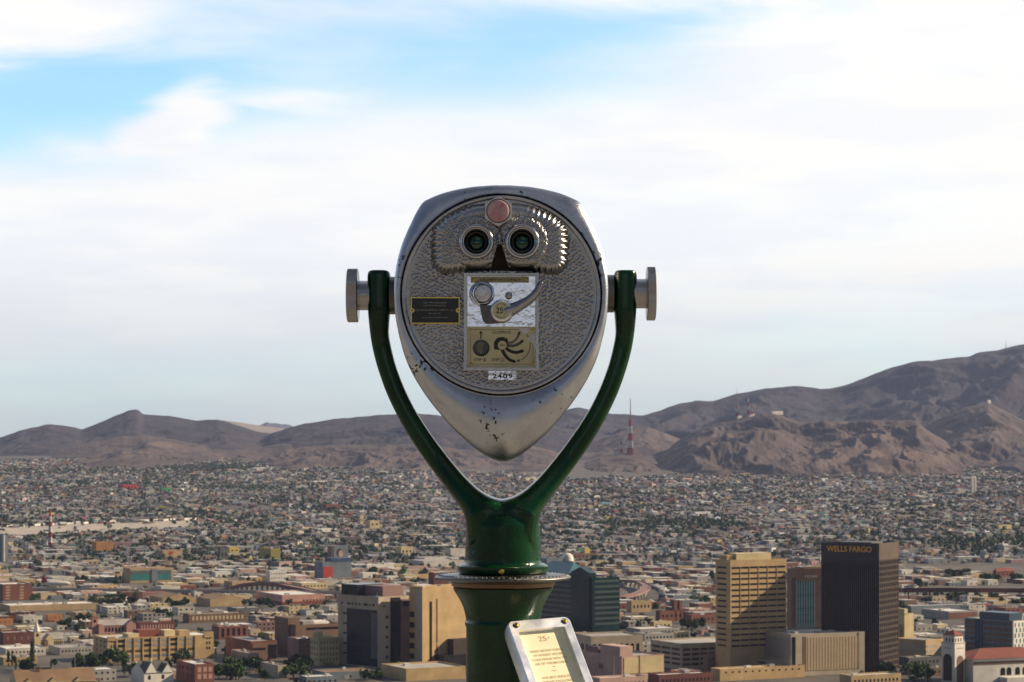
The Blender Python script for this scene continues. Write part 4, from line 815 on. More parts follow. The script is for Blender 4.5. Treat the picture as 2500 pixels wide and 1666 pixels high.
# ---- left and centre
t = B('old_hotel', 'ornate cream hotel with a domed roof tank left of the beige complex', 'hotel', 758, 778, 828, 1558, 1626, 30, 'cream', 'roofwhite')
t.grid('R', 6, 4, fx=.4, fy=.45, mat='shingle'); t.grid('L', 3, 4, fx=.4, fy=.45, mat='shingle'); t.bx('cornice', -.6, t.a + .6, -.6, t.b + .6, t.H - 1.0, t.H - .4, 'cream')
mb = MB().lathe([(3.8, 0), (3.8, 4), (3.2, 5.2), (1.8, 6.2), (.2, 6.6)], (t.a * .15, t.b * .5, t.rz), n=20); t.part('dome', mb, 'cream'); mb = MB().lathe([(3.8, 0), (3.4, 1.2), (2.0, 2.4), (.2, 2.9)], (t.a * .6, t.b * .5, t.rz), n=20); t.part('dome', mb, 'cream')
t.R(790, 812, 1617, 1623, 'olive', 'awning', 1.2)
t = simple('brick_block', 'mauve brick block with a white parapet beside the ornate cream hotel', 702, 768, 1560, 1620, 'mauve', 'roofwhite', R_=(6, 5, dict(fx=.3, fy=.4, mat='darkbrick')), frac=.4, units=3)
t = B('brown_complex', 'big brown brick complex with a dark ribbon window', 'building', 676, 722, 828, 1526, 1606, 30, 'brown', 'roofgrey'); t.R(749, 828, 1534, 1539, 'black', 'ribbon_window', .3); t.L(678, 690, 1530, 1538); t.L(684, 694, 1575, 1604, 'black')
t.bx('tall_wing', -1.5, t.a * .22, t.b * .3, t.b * 1.02, 0, t.z(1511), 'brown'); t.top(.6, .95, .4, .8, 1.6, 'white', 'skylight'); t.top(.3, .55, .3, .7, 2.5, 'grey')
t = simple('brick_hall', 'blank red brick hall with a dark brown glazed end', 550, 676, 1566, 1612, 'brick', 'roofgrey', frac=.5, units=1); t.R(616, 676, 1572, 1612, 'brown', 'brown_front', .3); t.R(618, 648, 1583, 1588, 'black', 'ribbon_window', .5); t.R(655, 675, 1576, 1610, 'black', 'glazing', .5)
t = simple('corner_block', 'small pale mauve two storey block in front of the brick hall', 564, 632, 1595, 1623, 'palepink', 'roofgrey', R_=(4, 1, dict(fx=.3, fy=.4)), L_=(6, 1, dict(fx=.3, fy=.4)), frac=.6)
t = simple('plain_block', 'small grey box building with a cream lit side among trees', 637, 701, 1625, 1656, 'beige', 'roofwhite', L_=(5, 2, dict(fx=.2, fy=.25, mat='grey')), frac=.65, units=1)
t = B('loft_building', 'long tan four storey loft building with many bays of windows', 'building', 228, 262, 522, 1559, 1617, 27, 'gold', 'roofwhite', par=.8)
for i in range(9):
    p = 288 + 21.4 * i
    for j, (y, h, m_) in enumerate(((1564, 6.5, 'grey'), (1576, 6.5, 'grey'), (1589.5, 6, 'window'), (1602, 6.5, 'bluegrey'))):
        if m_ == 'window': [t.R(p + q, p + q + 2.4, y, y + h, 'window') for q in (0, 4.2, 8.4, 12.6)]
        else: t.R(p, p + 16.5, y, y + h, m_ if (i * j + i) % 3 else 'window')
for p in (271, 504): [t.R(p + q, p + q + 3, y, y + 6, 'window') for q in (0, 6) for y in (1564, 1576, 1589)]
t.bx('stepped_gable', t.u(262), t.u(282), -.4, 1.2, t.H - 2, t.z(1555), 'gold'); t.bx('stepped_gable', t.u(498), t.u(521), -.4, 1.2, t.H - 2, t.z(1552), 'gold')
for i in range(10): p = 284.5 + 21.3 * i; t.R(p - 1, p + 1, 1560, 1616, 'gold', 'pier', .6)
for j in range(4): [t.L(p, p + 3, 1566 + 12 * j, 1571 + 12 * j, 'brown') for p in (235, 245, 254)]
t.top(.33, .52, .3, .7, 5, 'redroof', 'penthouse'); t.top(.22, .32, .2, .6, 3, 'cream', 'penthouse'); t.top(.56, .66, .2, .6, 4.5, 'cream', 'penthouse'); t.top(.7, .8, .2, .5, 4, 'tan', 'penthouse')
t = simple('brick_apartments', 'red brick block with pink lit window bays at the bottom edge', 430, 522, 1622, 1672, 'brick', 'roofwhite', frac=.5, units=2)
for j in range(2): [t.R(p, p + 9, 1630 + 17 * j, 1642 + 17 * j, 'pink') for p in (482, 496, 509)]; [t.L(p, p + 4, 1632 + 16 * j, 1640 + 16 * j, 'window') for p in (436, 446, 456, 466)]
t = B('gabled_house', 'white house with steep dark grey gabled roofs', 'house', 320, 352, 424, 1644, 1674, 30, 'white', 'roofdark', par=.1)
t.gable('roof', 0, t.a, 0, t.b, t.H, 6.0, 'roofdark', 'x'); t.gable('cross_roof', t.a * .05, t.a * .4, -.6, t.b * .6, t.H + .2, 6.6, 'roofdark', 'y'); t.gable('cross_roof', t.a * .62, t.a * .95, -.5, t.b * .6, t.H, 5.4, 'roofdark', 'y')
t.bx('chimney', t.a * .45, t.a * .5, t.b * .5, t.b * .6, t.H + 2, t.H + 8, 'offwhite'); t.R(362, 368, 1650, 1660); t.R(395, 401, 1650, 1660)
t = B('shingled_house', 'broad brown shingled roof house with cream gables at the bottom left corner', 'house', -20, 40, 236, 1668, 1700, 22, 'cream', 'shingle', par=.1, depth=24)
t.gable('roof', 0, t.a, 0, t.b, t.H - .5, 7.2, 'shingle', 'x'); 
for x in (.1, .4, .72): t.gable('dormer', t.a * x, t.a * (x + .1), -.8, t.b * .3, t.H - .2, 2.4, 'shingle', 'y')
t.bx('chimney', t.a * .3, t.a * .32, t.b * .4, t.b * .45, t.H + 3, t.H + 9, 'brick')
t = B('shingled_house', 'second brown shingled house with a lower roof at the left edge', 'house', -40, -20, 62, 1650, 1674, 22, 'tan', 'shingle', par=.1, depth=14, Y=1600)
t.gable('roof', 0, t.a, 0, t.b, t.H - .5, 4.2, 'shingle', 'x')
t = B('pink_church', 'pink church with a square bell tower and grey roof', 'church', 232, 240, 322, 1528, 1548, 24, 'pink', 'roofgrey', par=.1, depth=16)
t.gable('roof', 0, t.a, 0, t.b, t.H, 4.5, 'roofgrey', 'x'); t.bx('gable_front', t.a * .82, t.a * 1.1, -2.5, t.b * .7, 0, t.H, 'pink'); t.gable('gable_roof', t.a * .82, t.a * 1.1, -2.5, t.b * .7, t.H, 3.6, 'pink', 'y')
t.bx('bell_tower', -5, 0, 1, 6, 0, t.z(1509), 'pink'); t.hip('tower_roof', -5, 0, 1, 6, t.z(1509), 2.5, 'redroof', .5, .3); t.bx('tower_opening', -3.4, -1.6, .8, 1.2, t.z(1520), t.z(1513), 'black')
t.bx('front_tower', 0, t.a * .12, -2, 3, 0, t.z(1524), 'pink')
for k in range(6): q = t.a * (.2 + .1 * k); arch_ = t.bx('window', q, q + 1.6, -.15, .05, 1.5, t.H * .75, 'black')
t = B('spired_church', 'small yellow church with a white pointed spire', 'church', 84, 98, 155, 1562, 1584, 28, 'cream', 'roofgrey', par=.1, depth=14)
t.gable('roof', 0, t.a, 0, t.b, t.H, 4.6, 'roofgrey', 'x'); t.gable('cross_gable', t.a * .22, t.a * .55, -1.2, t.b * .5, t.H, 4.2, 'roofgrey', 'y', wmat='cream'); t.bx('transept', t.a * .22, t.a * .55, -1.2, 1, 0, t.H, 'cream')
t.bx('bell_tower', -4.5, .2, -.5, 4.2, 0, t.z(1542), 'cream'); mb = MB().lathe([(2.9, 0), (1.4, 4.5), (.08, t.z(1518) - t.z(1542))], (-2.15, 1.85, t.z(1542)), n=8); t.part('spire', mb, 'white'); t.bx('tower_opening', -3, -1.3, -.65, -.4, t.z(1554), t.z(1547), 'black'); arch(t, 107, 116, 1562, 1578, 'R', 'brown', 1.4, 'rose_window')
for k in range(5): q = t.a * (.6 + .08 * k); t.bx('window', q, q + .8, -.12, .05, 1.6, t.H * .8, 'black')
t = simple('brick_store', 'dark red brick store left of the yellow church', -10, 80, 1545, 1576, 'darkbrick', 'roofgrey', R_=(4, 1, dict(fx=.3, fy=.35, mat='mauve')), frac=.2)
t = simple('brick_row', 'long dark red brick row with many narrow windows behind the pink church', 330, 428, 1521, 1543, 'darkbrick', 'roofwhite', R_=(12, 1, dict(fx=.35, fy=.5, mat='palepink')), frac=.1)
t = simple('school_building', 'brown brick school with a bright white flat roof', 446, 602, 1500, 1522, 'brown', 'roofwhite', R_=(14, 1, dict(fx=.5, fy=.5, mat='cream')), frac=.1, units=2)
t = simple('brick_flats', 'dark red brick flats with stepped gables and black slots', 517, 606, 1530, 1562, 'brick', 'roofwhite', R_=(5, 1, dict(fx=.45, fy=.8, mat='black')), frac=.2, units=3)
t = simple('shopping_hall', 'long pink hall with a red base in front of the arched viaduct', 625, 793, 1453, 1478, 'pink', 'roofwhite', frac=.38, units=1); t.R(690, 793, 1470, 1477, 'redroof', 'base_band', .3); t.L(628, 688, 1470, 1477, 'redroof', 'base_band', .3); [t.R(p, p + 4, 1466, 1472, 'bronze') for p in range(740, 790, 8)]
t = simple('yellow_shed', 'orange walled shop below the blue roofed warehouse', 111, 153, 1501, 1518, 'orange', 'roofgrey', R_=(3, 1, dict(fx=.3, fy=.4, mat='shingle')), frac=.15, units=0)
t = simple('orange_shop', 'flat orange shop at the left edge', -10, 31, 1512, 1528, 'orange', 'roofgrey', frac=.1, units=0, R_=(3, 1, dict(fx=.3, fy=.4, mat='shingle')))
t = simple('blue_roofed_warehouse', 'very long low warehouse with a pale blue roof at the left', 0, 172, 1470, 1484, 'bluegrey', M('pale blue roof', (.2, .3, .42), .6, 0, .1, .2) and 'bluegrey', 'warehouse', frac=.05, units=0)
t = simple('long_warehouse', 'long low tan warehouse with a ragged white roof', 0, 240, 1479, 1494, 'tan', 'roofwhite', 'warehouse', frac=.1, units=4)
for nm, lb, xl, xr, yt, yb in (('barrel_warehouse', 'tan warehouse with a low brown gable, left one of the pair before the viaduct', 366, 478, 1460, 1475), ('barrel_warehouse', 'tan warehouse with a low brown gable, right one of the pair before the viaduct', 480, 598, 1463, 1482)):
    t = simple(nm, lb, xl, xr, yt, yb, 'tan', 'shingle', 'warehouse', frac=.28, units=0, par=.1); t.gable('gable_roof', 0, t.a, 0, t.b, t.H, 3.5, 'shingle', 'y')
t = simple('brick_flats', 'red brown brick apartment block with two pale window columns at the left edge', -20, 78, 1427, 1470, 'brick', 'roofwhite', 'apartment block', frac=.28, units=1); [t.R(p, p + 10, 1432 + 7 * k, 1436 + 7 * k, 'tan') for k in range(5) for p in (14, 48)]
t = simple('glass_office', 'teal glass office with a tan frame beyond the highway', 300, 424, 1388, 1424, 'tan', 'roofgrey', frac=.14, units=1)
t.R(319, 366, 1394, 1418, 'teal', 'glass_front', .2); t.R(386, 418, 1394, 1418, 'teal', 'glass_front', .2); t.R(370, 384, 1391, 1422, 'bluegrey', 'stair_tower', 1.0); t.R(319, 366, 1396, 1402, 'darkgrey', 'dark_band', .4); t.R(386, 418, 1396, 1402, 'darkgrey', 'dark_band', .4)
t = simple('orange_hotel', 'orange flat roofed hotel with small square windows', 224, 277, 1324, 1352, 'orange', 'roofgrey', 'hotel', R_=(6, 4, dict(fx=.35, fy=.4, mat='shingle')), frac=.2, units=1)
t = B('glass_tower', 'pale glass tower with a white edge cut off by the left edge', 'office tower', -30, 6, 20, 1306, 1374, 30, 'bluegrey', 'roofwhite'); t.R(9, 12, 1306, 1372, 'white', 'white_edge', .3); t.grid('L', 6, 8, fx=.7, fy=.5, mat='teal')
t = simple('olive_block', 'olive yellow block with a darker grey side', 634, 684, 1340, 1366, 'olive', 'roofgrey', R_=(5, 3, dict(fx=.3, fy=.35, mat='shingle')), frac=.55, units=1)
t = simple('white_block', 'white block with small dark windows above the arched viaduct', 649, 699, 1394, 1420, 'white', 'roofwhite', R_=(6, 2, dict(fx=.3, fy=.3)), frac=.2)
t = simple('mural_building', 'blue grey building with a red panel and a dark blue wedge roof', 768, 858, 1372, 1414, 'bluegrey', 'roofgrey', frac=.22, units=0); t.R(789, 812, 1384, 1411, 'red', 'red_panel', .3); t.bx('wedge_roof', t.a * .3, t.a, 0, t.b * .8, t.rz, t.rz + 5, 'blue')
t = simple('billboard_building', 'slim dark building carrying a large portrait hoarding', 800, 850, 1334, 1376, 'mauve', 'roofgrey', frac=.2, units=0)
t.R(814, 849, 1332, 1368, 'bluegrey', 'hoarding', .5)
mb = MB(); [mb.prism([(t.u(831) + rx * math.cos(R(k)) + (-1.6 if m_ == 0 else .6), t.z(cy) + rz_ * math.sin(R(k))) for k in range(0, 360, 20)], -o_, -.5, m_) for rx, rz_, cy, o_, m_ in ((4.6, 5.4, 1350, .56, 0), (3.4, 4.8, 1353, .62, 1))]
mb.build('portrait', [W_('bronze'), W_('palepink')], t.root)
t = simple('red_sign_hall', 'tan hall with a round red disc on its wall', 386, 445, 1344, 1362, 'tan', 'roofgrey', frac=.2, units=0); mb = MB().lathe([(5 * t.Y / FPX, 0), (5 * t.Y / FPX, -.4)], (t.u(418), 0, t.z(1351)), axis='y', n=20); t.part('red_disc', mb, 'red')
for nm, lb, xl, xr, yt, yb, wl, rf in (
    ('flat_block', 'bright yellow painted block on a dark plinth beyond the highway', 556, 584, 1337, 1352, 'yellow', 'roofgrey'), ('grey_block', 'dark grey box beside the bright yellow block', 532, 557, 1338, 1372, 'darkgrey', 'roofdark'),
    ('flat_block', 'pale yellow block behind the viewer yoke, biggest of its surroundings', 968, 1008, 1336, 1358, 'cream', 'roofwhite'), ('flat_block', 'pale cream tower like block on the far slope', 876, 888, 1259, 1282, 'cream', 'roofwhite'),
    ('flat_block', 'wide cream block stepping down beside the cream tower on the slope', 896, 926, 1272, 1290, 'cream', 'roofwhite'), ('market_hall', 'red roofed market hall on the far slope at the left', 288, 336, 1184, 1196, 'red', 'bluegrey'), ('market_hall', 'green roofed market hall next to the red one', 390, 420, 1192, 1202, 'green', 'green'),
    ('long_shed', 'long white shed high on the slope at the right', 2432, 2470, 1282, 1292, 'cream', 'roofwhite'), ('long_shed', 'dark red long shed on the slope left of the yoke', 784, 832, 1232, 1244, 'brick', 'redroof'), ('white_hall', 'white hall with a blue roof edge right of the black tower', 2194, 2242, 1428, 1436, 'white', 'blue'),
    ('red_roofed_hall', 'red tile roofed hall among dark trees at the right', 2424, 2476, 1396, 1410, 'brick', 'redroof'), ('long_shed', 'long pale grey shed just left of the neck of the pedestal', 1000, 1134, 1370, 1384, 'offwhite', 'roofgrey'), ('arena', 'long grey roofed hall with a white side left of the neck', 1012, 1120, 1362, 1376, 'white', 'roofdark'),
    ('grey_shed', 'pale grey windowless box just left of the neck', 1090, 1136, 1340, 1360, 'offwhite', 'roofgrey'), ('flat_block', 'maroon box beyond the beige slab by the swivel ring', 1046, 1096, 1400, 1428, 'darkbrick', 'roofdark'), ('flat_block', 'low white terminal with a flat yellow lit roof above the viaduct', 712, 800, 1424, 1440, 'cream', 'roofwhite'),
    ('flat_block', 'dark brown block with a yellow cube on the roof right of the neck', 1386, 1460, 1352, 1366, 'brown', 'roofdark'), ('shed', 'long grey barrel roofed shed with a white dome end right of the neck', 1322, 1396, 1364, 1382, 'bluegrey', 'roofgrey'),
    ('brick_church', 'low red brick church with two short towers in front of the ramp', 1601, 1668, 1492, 1518, 'brick', 'roofgrey'), ('brick_store', 'long red brick store with a white roof edge left of the tan tower', 1672, 1746, 1502, 1524, 'brick', 'roofwhite'), ('cream_store', 'cream arcade store between red brick stores', 1586, 1640, 1518, 1538, 'cream', 'roofgrey'),
    ('flat_block', 'wide flat white roofed market in front of the teal glass building', 1530, 1660, 1536, 1554, 'grey', 'roofwhite'), ('grey_wall_block', 'long blank grey building behind the parking garage', 1545, 1645, 1548, 1568, 'grey', 'roofgrey'), ('flat_block', 'cream shop row with yellow doors beside the blank grey building', 1642, 1682, 1544, 1562, 'cream', 'roofwhite'),
    ('tan_block', 'tan stacked block with a pale terrace below the curved ramp', 1530, 1590, 1468, 1496, 'tan', 'roofgrey'), ('flat_block', 'dark low block with a white roof at the bottom edge left of the lamp post', 1582, 1740, 1648, 1680, 'darkbrick', 'roofwhite'), ('flat_block', 'flat pinkish roof block along the bottom edge behind the sign', 1440, 1580, 1656, 1690, 'palepink', 'roofwhite'),
    ('flat_block', 'long low white roofed block below the yellow church', -12, 112, 1584, 1604, 'offwhite', 'roofwhite'), ('flat_block', 'low grey flat roofed block between the yellow church and the loft building', 118, 226, 1582, 1600, 'grey', 'roofgrey'), ('flat_block', 'low tan block at the left edge under the long white roofed block', -12, 92, 1606, 1624, 'tan', 'roofgrey'), ('canopy_building', 'dark low building with a wide pale canopy left of the bell tower', 2192, 2296, 1606, 1630, 'darkgrey', 'roofgrey'), ('flat_block', 'low white roofed block with brown walls left of the bell tower foot', 2250, 2300, 1632, 1652, 'brown', 'roofgrey'),
    ('terrace_block', 'low tan block with a bright blue pool cover under the black tower', 2050, 2200, 1650, 1680, 'tan', 'roofwhite')):
    t = simple(nm, lb, xl, xr, yt, yb, wl, rf, frac=.15 + .15 * random.random(), units=1 if yb > 1500 else 0, R_=(max(2, int((xr - xl) / 12)), 1, dict(fx=.4, fy=.3)) if nm not in ('long_shed', 'grey_shed', 'shed') else None)
    if nm == 'brick_church': [t.bx('tower', t.a * x, t.a * (x + .12), 0, 5, 0, t.H + 9, 'brick') for x in (.62, .84)]
    if 'yellow cube' in lb: t.top(.5, .7, .1, .5, 8, 'yellow', 'sign_cube')
    if 'blue pool' in lb: t.top(.5, .62, .2, .5, .3, M('pool blue wall', (.02, .35, .5)) and 'blue', 'pool_cover')
    if 'dome end' in lb: t.part('dome', MB().lathe([(8, -8), (7.6, -3), (6, 0), (3, 2), (.2, 2.6)], (t.a * .9, t.b * .3, t.rz + 5), n=20), 'white')
    if nm == 'red_roofed_hall': t.hip('hip_roof', 0, t.a, 0, t.b, t.H, 4, 'redroof', .4, .6)
# white twin towered church far up the slope
t = B('hill_church', 'white church with twin towers far up the slope at the right', 'church', 2332, 2340, 2372, 1196, 1204, 20, 'white', 'roofgrey', par=.1, depth=16)
for x in (1.02, 1.22): t.bx('bell_tower', t.a * x, t.a * (x + .14), -1, 6, 0, t.z(1167), 'white'); t.hip('tower_cap', t.a * x, t.a * (x + .14), -1, 6, t.z(1167), 4, 'white', .5, 0)
t.gable('roof', 0, t.a, 0, t.b, t.H, 5, 'roofgrey', 'x')
t = B('white_hut', 'tiny white hut on the summit of the right hand hill', 'hut', 2410, 2412, 2419, 977, 984, 30, 'white', 'roofwhite', Y=9000, depth=8)
t = B('white_hut', 'long white hut at the foot of the tall red and white mast', 'hut', 1494, 1497, 1543, 1106, 1113, 20, 'white', 'roofwhite', Y=7490, depth=12)
for xl, xr, yt, yb, lb in ((1800, 1812, 1015, 1021, 'white hut under the leftmost thin mast on the right hill'), (1828, 1842, 1010, 1016, 'white hut under the paired thin masts on the right hill'), (1884, 1912, 1004, 1010, 'long pale hut on the crest of the gullied hill')):
    t = B('white_hut', lb, 'hut', xl, xl + 2, xr, yt, yb, 25, 'white', 'roofwhite', Y=7990, depth=10)
# ---- masts
def mast(label, px, y0, y1, Y, wb, bands, guy=.3):
    z0, z1 = wz(y1, Y), wz(y0, Y); rt = empty('lattice_mast', (wx(px, Y), Y, z0)); tag(rt, label, 'radio mast'); H = z1 - z0; hl = H * (1 - guy)
    for k in range(bands):
        mb = MB(); za, zb = hl * k / bands, hl * (k + 1) / bands; wa, wb_ = wb * (1 - .8 * za / hl), wb * (1 - .8 * zb / hl); th = wb * .19
        for sx, sy in ((1, 1), (1, -1), (-1, 1), (-1, -1)):
            mb.tube([(sx * wa / 2, sy * wa / 2, za), (sx * wb_ / 2, sy * wb_ / 2, zb)], th, 5)
        m_ = 3; 
        for j in range(m_):
            q0, q1 = za + (zb - za) * j / m_, za + (zb - za) * (j + 1) / m_; a0, a1 = wa + (wb_ - wa) * j / m_, wa + (wb_ - wa) * (j + 1) / m_
            for sy in (-1, 1): mb.tube([(-a0 / 2, sy * a0 / 2, q0), (a1 / 2, sy * a1 / 2, q1)], th * .7, 4); mb.tube([(a0 / 2, sy * a0 / 2, q0), (-a1 / 2, sy * a1 / 2, q1)], th * .7, 4); mb.tube([(sy * a0 / 2, -a0 / 2, q0), (sy * a1 / 2, a1 / 2, q1)], th * .7, 4)
        mb.build('lattice_section', W_('red' if k % 2 == 0 else 'white'), rt)
    MB().tube([(0, 0, hl), (0, 0, H)], [wb * .13, wb * .05], 6).build('antenna', W_('mauve'), rt)
mast('tall red and white lattice mast on the low hill right of the yoke', 1539, 973, 1112, 7500, 17, 5, .36)
mast('short red and white mast beside the foot of the tall one', 1517, 1070, 1106, 7500, 8, 3, .2)
mast('red and white mast rising from the city at the left', 122.5, 1240, 1338, gY(1338), 4.5, 7, .08)
mast('thin red mast with a long spike, leftmost on the right hill', 1799, 946, 1017, 7990, 6, 3, .62)
mast('red and white mast on the right hill, taller of a close pair', 1827, 962, 1012, 7990, 7, 4, .2)
mast('slimmer mast of the close pair on the right hill', 1836, 984, 1012, 7990, 4, 3, .2)
mast('hair thin mast on the skyline at the top right', 2456, 825, 850, 11500, 2.2, 2, .3)
# ---- viaducts, ramps, aeroplane
def deckstrip(name, label, pts, wd_, hh, pier, mat, cat='viaduct'):
    """pts: (column, row of the deck top, distance)"""
    rt = empty(name, (wx(pts[0][0], pts[0][2]), pts[0][2], -150)); tag(rt, label, cat); o = tuple(rt.location)
    P = np.array(pts, float); t_ = np.linspace(0, len(P) - 1, 12 * (len(P) - 1) + 1); P = np.stack([np.interp(t_, range(len(pts)), P[:, k]) for k in range(3)], 1)
    for _ in range(6): P[1:-1] = (P[:-2] + 2 * P[1:-1] + P[2:]) / 4
    W3 = np.stack([wx(P[:, 0], P[:, 2]), P[:, 2], wz(P[:, 1], P[:, 2])], 1); T = np.gradient(W3, axis=0)[:, :2]; T /= np.hypot(T[:, 0], T[:, 1])[:, None]; Nn = np.stack([-T[:, 1], T[:, 0]], 1)
    V = []; prof = ((-.5, -hh), (-.5, .9), (-.46, .9), (-.46, 0), (.46, 0), (.46, .9), (.5, .9), (.5, -hh))
    for p, n_ in zip(W3, Nn):
        for a, b in prof: V.append((p[0] + n_[0] * wd_ * a, p[1] + n_[1] * wd_ * a, p[2] + b))
    k8 = len(prof); F = [(j * k8 + k, (j + 1) * k8 + k, (j + 1) * k8 + (k + 1) % k8, j * k8 + (k + 1) % k8) for j in range(len(W3) - 1) for k in range(k8)]
    mb = MB().add(V, F); mb.build('deck', W_(mat), rt, origin=o); step = max(1, int(pier))
    for p in W3[::step]:
        if p[2] - hh > -148: MB().lathe([(1.2, -152), (1.2, p[2] - hh)], (p[0], p[1], 0), n=8).build('pier', W_('concrete'), rt, origin=o)
    return rt
Yv = 2560
deckstrip('highway_viaduct', 'long low highway viaduct crossing the left half of the city', [(-60, 1438, 2470), (150, 1439, 2465), (350, 1441, 2445), (560, 1443, 2425), (700, 1445, 2410), (860, 1446, 2400)], 14, 2.2, 3, 'concrete')
deckstrip('arched_viaduct', 'dark humped road bridge over the highway left of centre', [(510, 1450, 2450), (550, 1438, 2450), (590, 1427, 2450), (640, 1423, 2450), (690, 1427, 2450), (740, 1437, 2440), (810, 1452, 2430)], 16, 2.6, 3, 'mauve', 'bridge')
deckstrip('rail_viaduct', 'red brown viaduct running to the right edge behind the black tower', [(2180, 1439, 2400), (2300, 1438, 2400), (2420, 1439, 2400), (2560, 1440, 2400)], 9, 3.2, 3, 'darkbrick')
deckstrip('curved_ramp', 'curved red edged ramp right of the teal glass building', [(1490, 1418, 2600), (1530, 1418, 2600), (1562, 1421, 2570), (1579, 1430, 2490), (1574, 1441, 2410), (1553, 1451, 2360), (1520, 1458, 2335)], 9, 1.6, 4, 'mauve', 'ramp')
deckstrip('highway_ramp', 'grey highway ramp sloping away behind the curved ramp', [(1560, 1412, 2720), (1610, 1430, 2590), (1650, 1447, 2460), (1700, 1455, 2405), (1750, 1456, 2400)], 16, 1.5, 4, 'grey', 'ramp')
Ya = gY(1440); o = empty('aeroplane', (wx(138, Ya), Ya, wz(1436, Ya))); tag(o, 'white jet aeroplane with a red tail parked beside the highway', 'aeroplane'); k = Ya / FPX
mb = MB().lathe([(.05, -34 * k), (.8 * 1.4, -30 * k), (2.3, -18 * k), (2.5, 0), (2.5, 26 * k), (1.5, 31 * k), (.2, 35 * k)], (0, 0, 5.0), 'x', 20); mb.build('fuselage', W_('white'), o)
MB().prism([(-37 * k, 5), (-28 * k, 6), (-20 * k, 6.6), (-30 * k, 13), (-36 * k, 13)], -.3, .3).build('tail_fin', W_('red'), o)
MB().add([(-3, -1, 2.6), (5, -1, 2.6), (-6, -15, 3.4), (-9, -15, 3.4), (-3, -1, 2.2), (5, -1, 2.2), (-6, -15, 3.2), (-9, -15, 3.2)], [(0, 3, 2, 1), (4, 5, 6, 7), (0, 1, 5, 4), (1, 2, 6, 5), (2, 3, 7, 6), (3, 0, 4, 7)]).build('wing', W_('grey'), o)
for s_ in (-1, 1): MB().lathe([(.5, -34 * k), (.9, -20 * k), (.7, -17 * k)], (0, s_ * 2.6, 3.6), 'x', 12).build('engine', W_('grey'), o)
MB().lathe([(.3, -2), (.3, 1.6)], (26 * k, 0, .2), n=8).build('gear', W_('grey'), o); MB().lathe([(.35, -2), (.35, 1.6)], (-6, 0, .2), n=8).build('gear', W_('grey'), o)
# ---- lamp posts
for i, (px, y0, y1, lb) in enumerate(((561, 1425, 1458, 'tall thin lamp post in front of the humped bridge'), (827, 1366, 1443, 'tall pole in front of the red panel building'), (1499, 1605, 1668, 'dark lamp post in front of the pale pink stepped block'), (2201, 1437, 1484, 'lamp post between the black tower and the red brown viaduct'), (2260, 1548, 1668, 'tall grey lamp post left of the white bell tower'), (2327, 1446, 1482, 'thin lamp post above the white train shed'), (183, 1566, 1645, 'pole right of the yellow church'), (1817, 1630, 1668, 'thin pole in front of the low building with blue signs'), (1744, 1442, 1468, 'white lamp post left of the tan tower'))):
    Y = gY(max(y1, 1441)); rt = empty('lamp_post', (wx(px, Y), Y, wz(y1, Y))); tag(rt, lb, 'lamp post'); H = (y1 - y0) / FPX * Y
    MB().lathe([(.22, -1), (.14, H)], n=8).build('pole', W_('grey'), rt); MB().box(-1.1, 1.1, -.15, .15, H, H + .25).build('lamp_arm', W_('offwhite'), rt)

# ---- long pale embankment wall across the left of the slope
o = empty('embankment_wall', (wx(240, 4700), 4700, float(gz(wx(240, 4700), 4700)))); tag(o, 'long pale embankment wall crossing the slope at the left', 'wall'); mb = MB(); q = []
for px, py in ((-30, 1285), (60, 1281), (120, 1278), (200, 1275), (280, 1271), (380, 1268), (480, 1264)):
    Y = gY(py + 5); q.append((wx(px, Y), Y, wz(py + 7, Y), wz(py, Y)))
for (x0, y0, b0, t0), (x1, y1, b1, t1) in zip(q, q[1:]): mb.add([(x0, y0 - 14, b0 - 3), (x1, y1 - 14, b1 - 3), (x1, y1, t1), (x0, y0, t0), (x0, y0 + 2, b0 - 3), (x1, y1 + 2, b1 - 3), (x1, y1 + 2, t1), (x0, y0 + 2, t0)], [(0, 1, 2, 3), (3, 2, 6, 7), (5, 4, 7, 6)])
mb.build('wall_face', W_('white'), o, origin=tuple(o.location))
V = []
for px in np.linspace(-40, 490, 40):
    for k_ in (2, 24): Y = gY(np.interp(px, [-30, 60, 200, 380, 480], [1287, 1283, 1277, 1270, 1266]) + k_); V.append((wx(px, Y), Y, float(gz(wx(px, Y), Y)) + .4))
tag(MB().add(V, [(2 * k, 2 * k + 1, 2 * k + 3, 2 * k + 2) for k in range(39)]).build('dry_field', M('dry field soil', (.30, .255, .21), .95, 0, .35, .06)), 'bare pale field below the embankment wall', 'field', kind='structure')
ROADS = []
def dirt_road(pts, wd_):
    """a straight dirt street climbing the slope, laid just above the ground"""
    V = []; F = []; P = []
    for (p0, q0), (p1, q1) in zip(pts, pts[1:]):
        for k in range(24): t_ = k / 24; P.append((p0 + (p1 - p0) * t_, gY(q0) + (gY(q1) - gY(q0)) * t_))
    for p, Y in P:
        x = wx(p, Y); ROADS.append((x, Y, wd_))
        for s_ in (-1, 1): V.append((x + s_ * wd_ / 2, Y, float(gz(x, Y)) + .35))
    F = [(2 * k, 2 * k + 1, 2 * k + 3, 2 * k + 2) for k in range(len(P) - 1)]
    tag(MB().add(V, F).build('dirt_road', M('pale dirt', (.19, .165, .145), .9, 0, .2, .05)), 'pale dirt street climbing the slope', 'road', kind='structure')
for pts, wd_ in ((((2415, 1190), (2452, 1146)), 8), (((2050, 1196), (2072, 1168)), 6), (((2195, 1208), (2222, 1176)), 6), (((1905, 1200), (1930, 1176)), 6), (((110, 1160), (150, 1100)), 9)): dirt_road(pts, wd_)

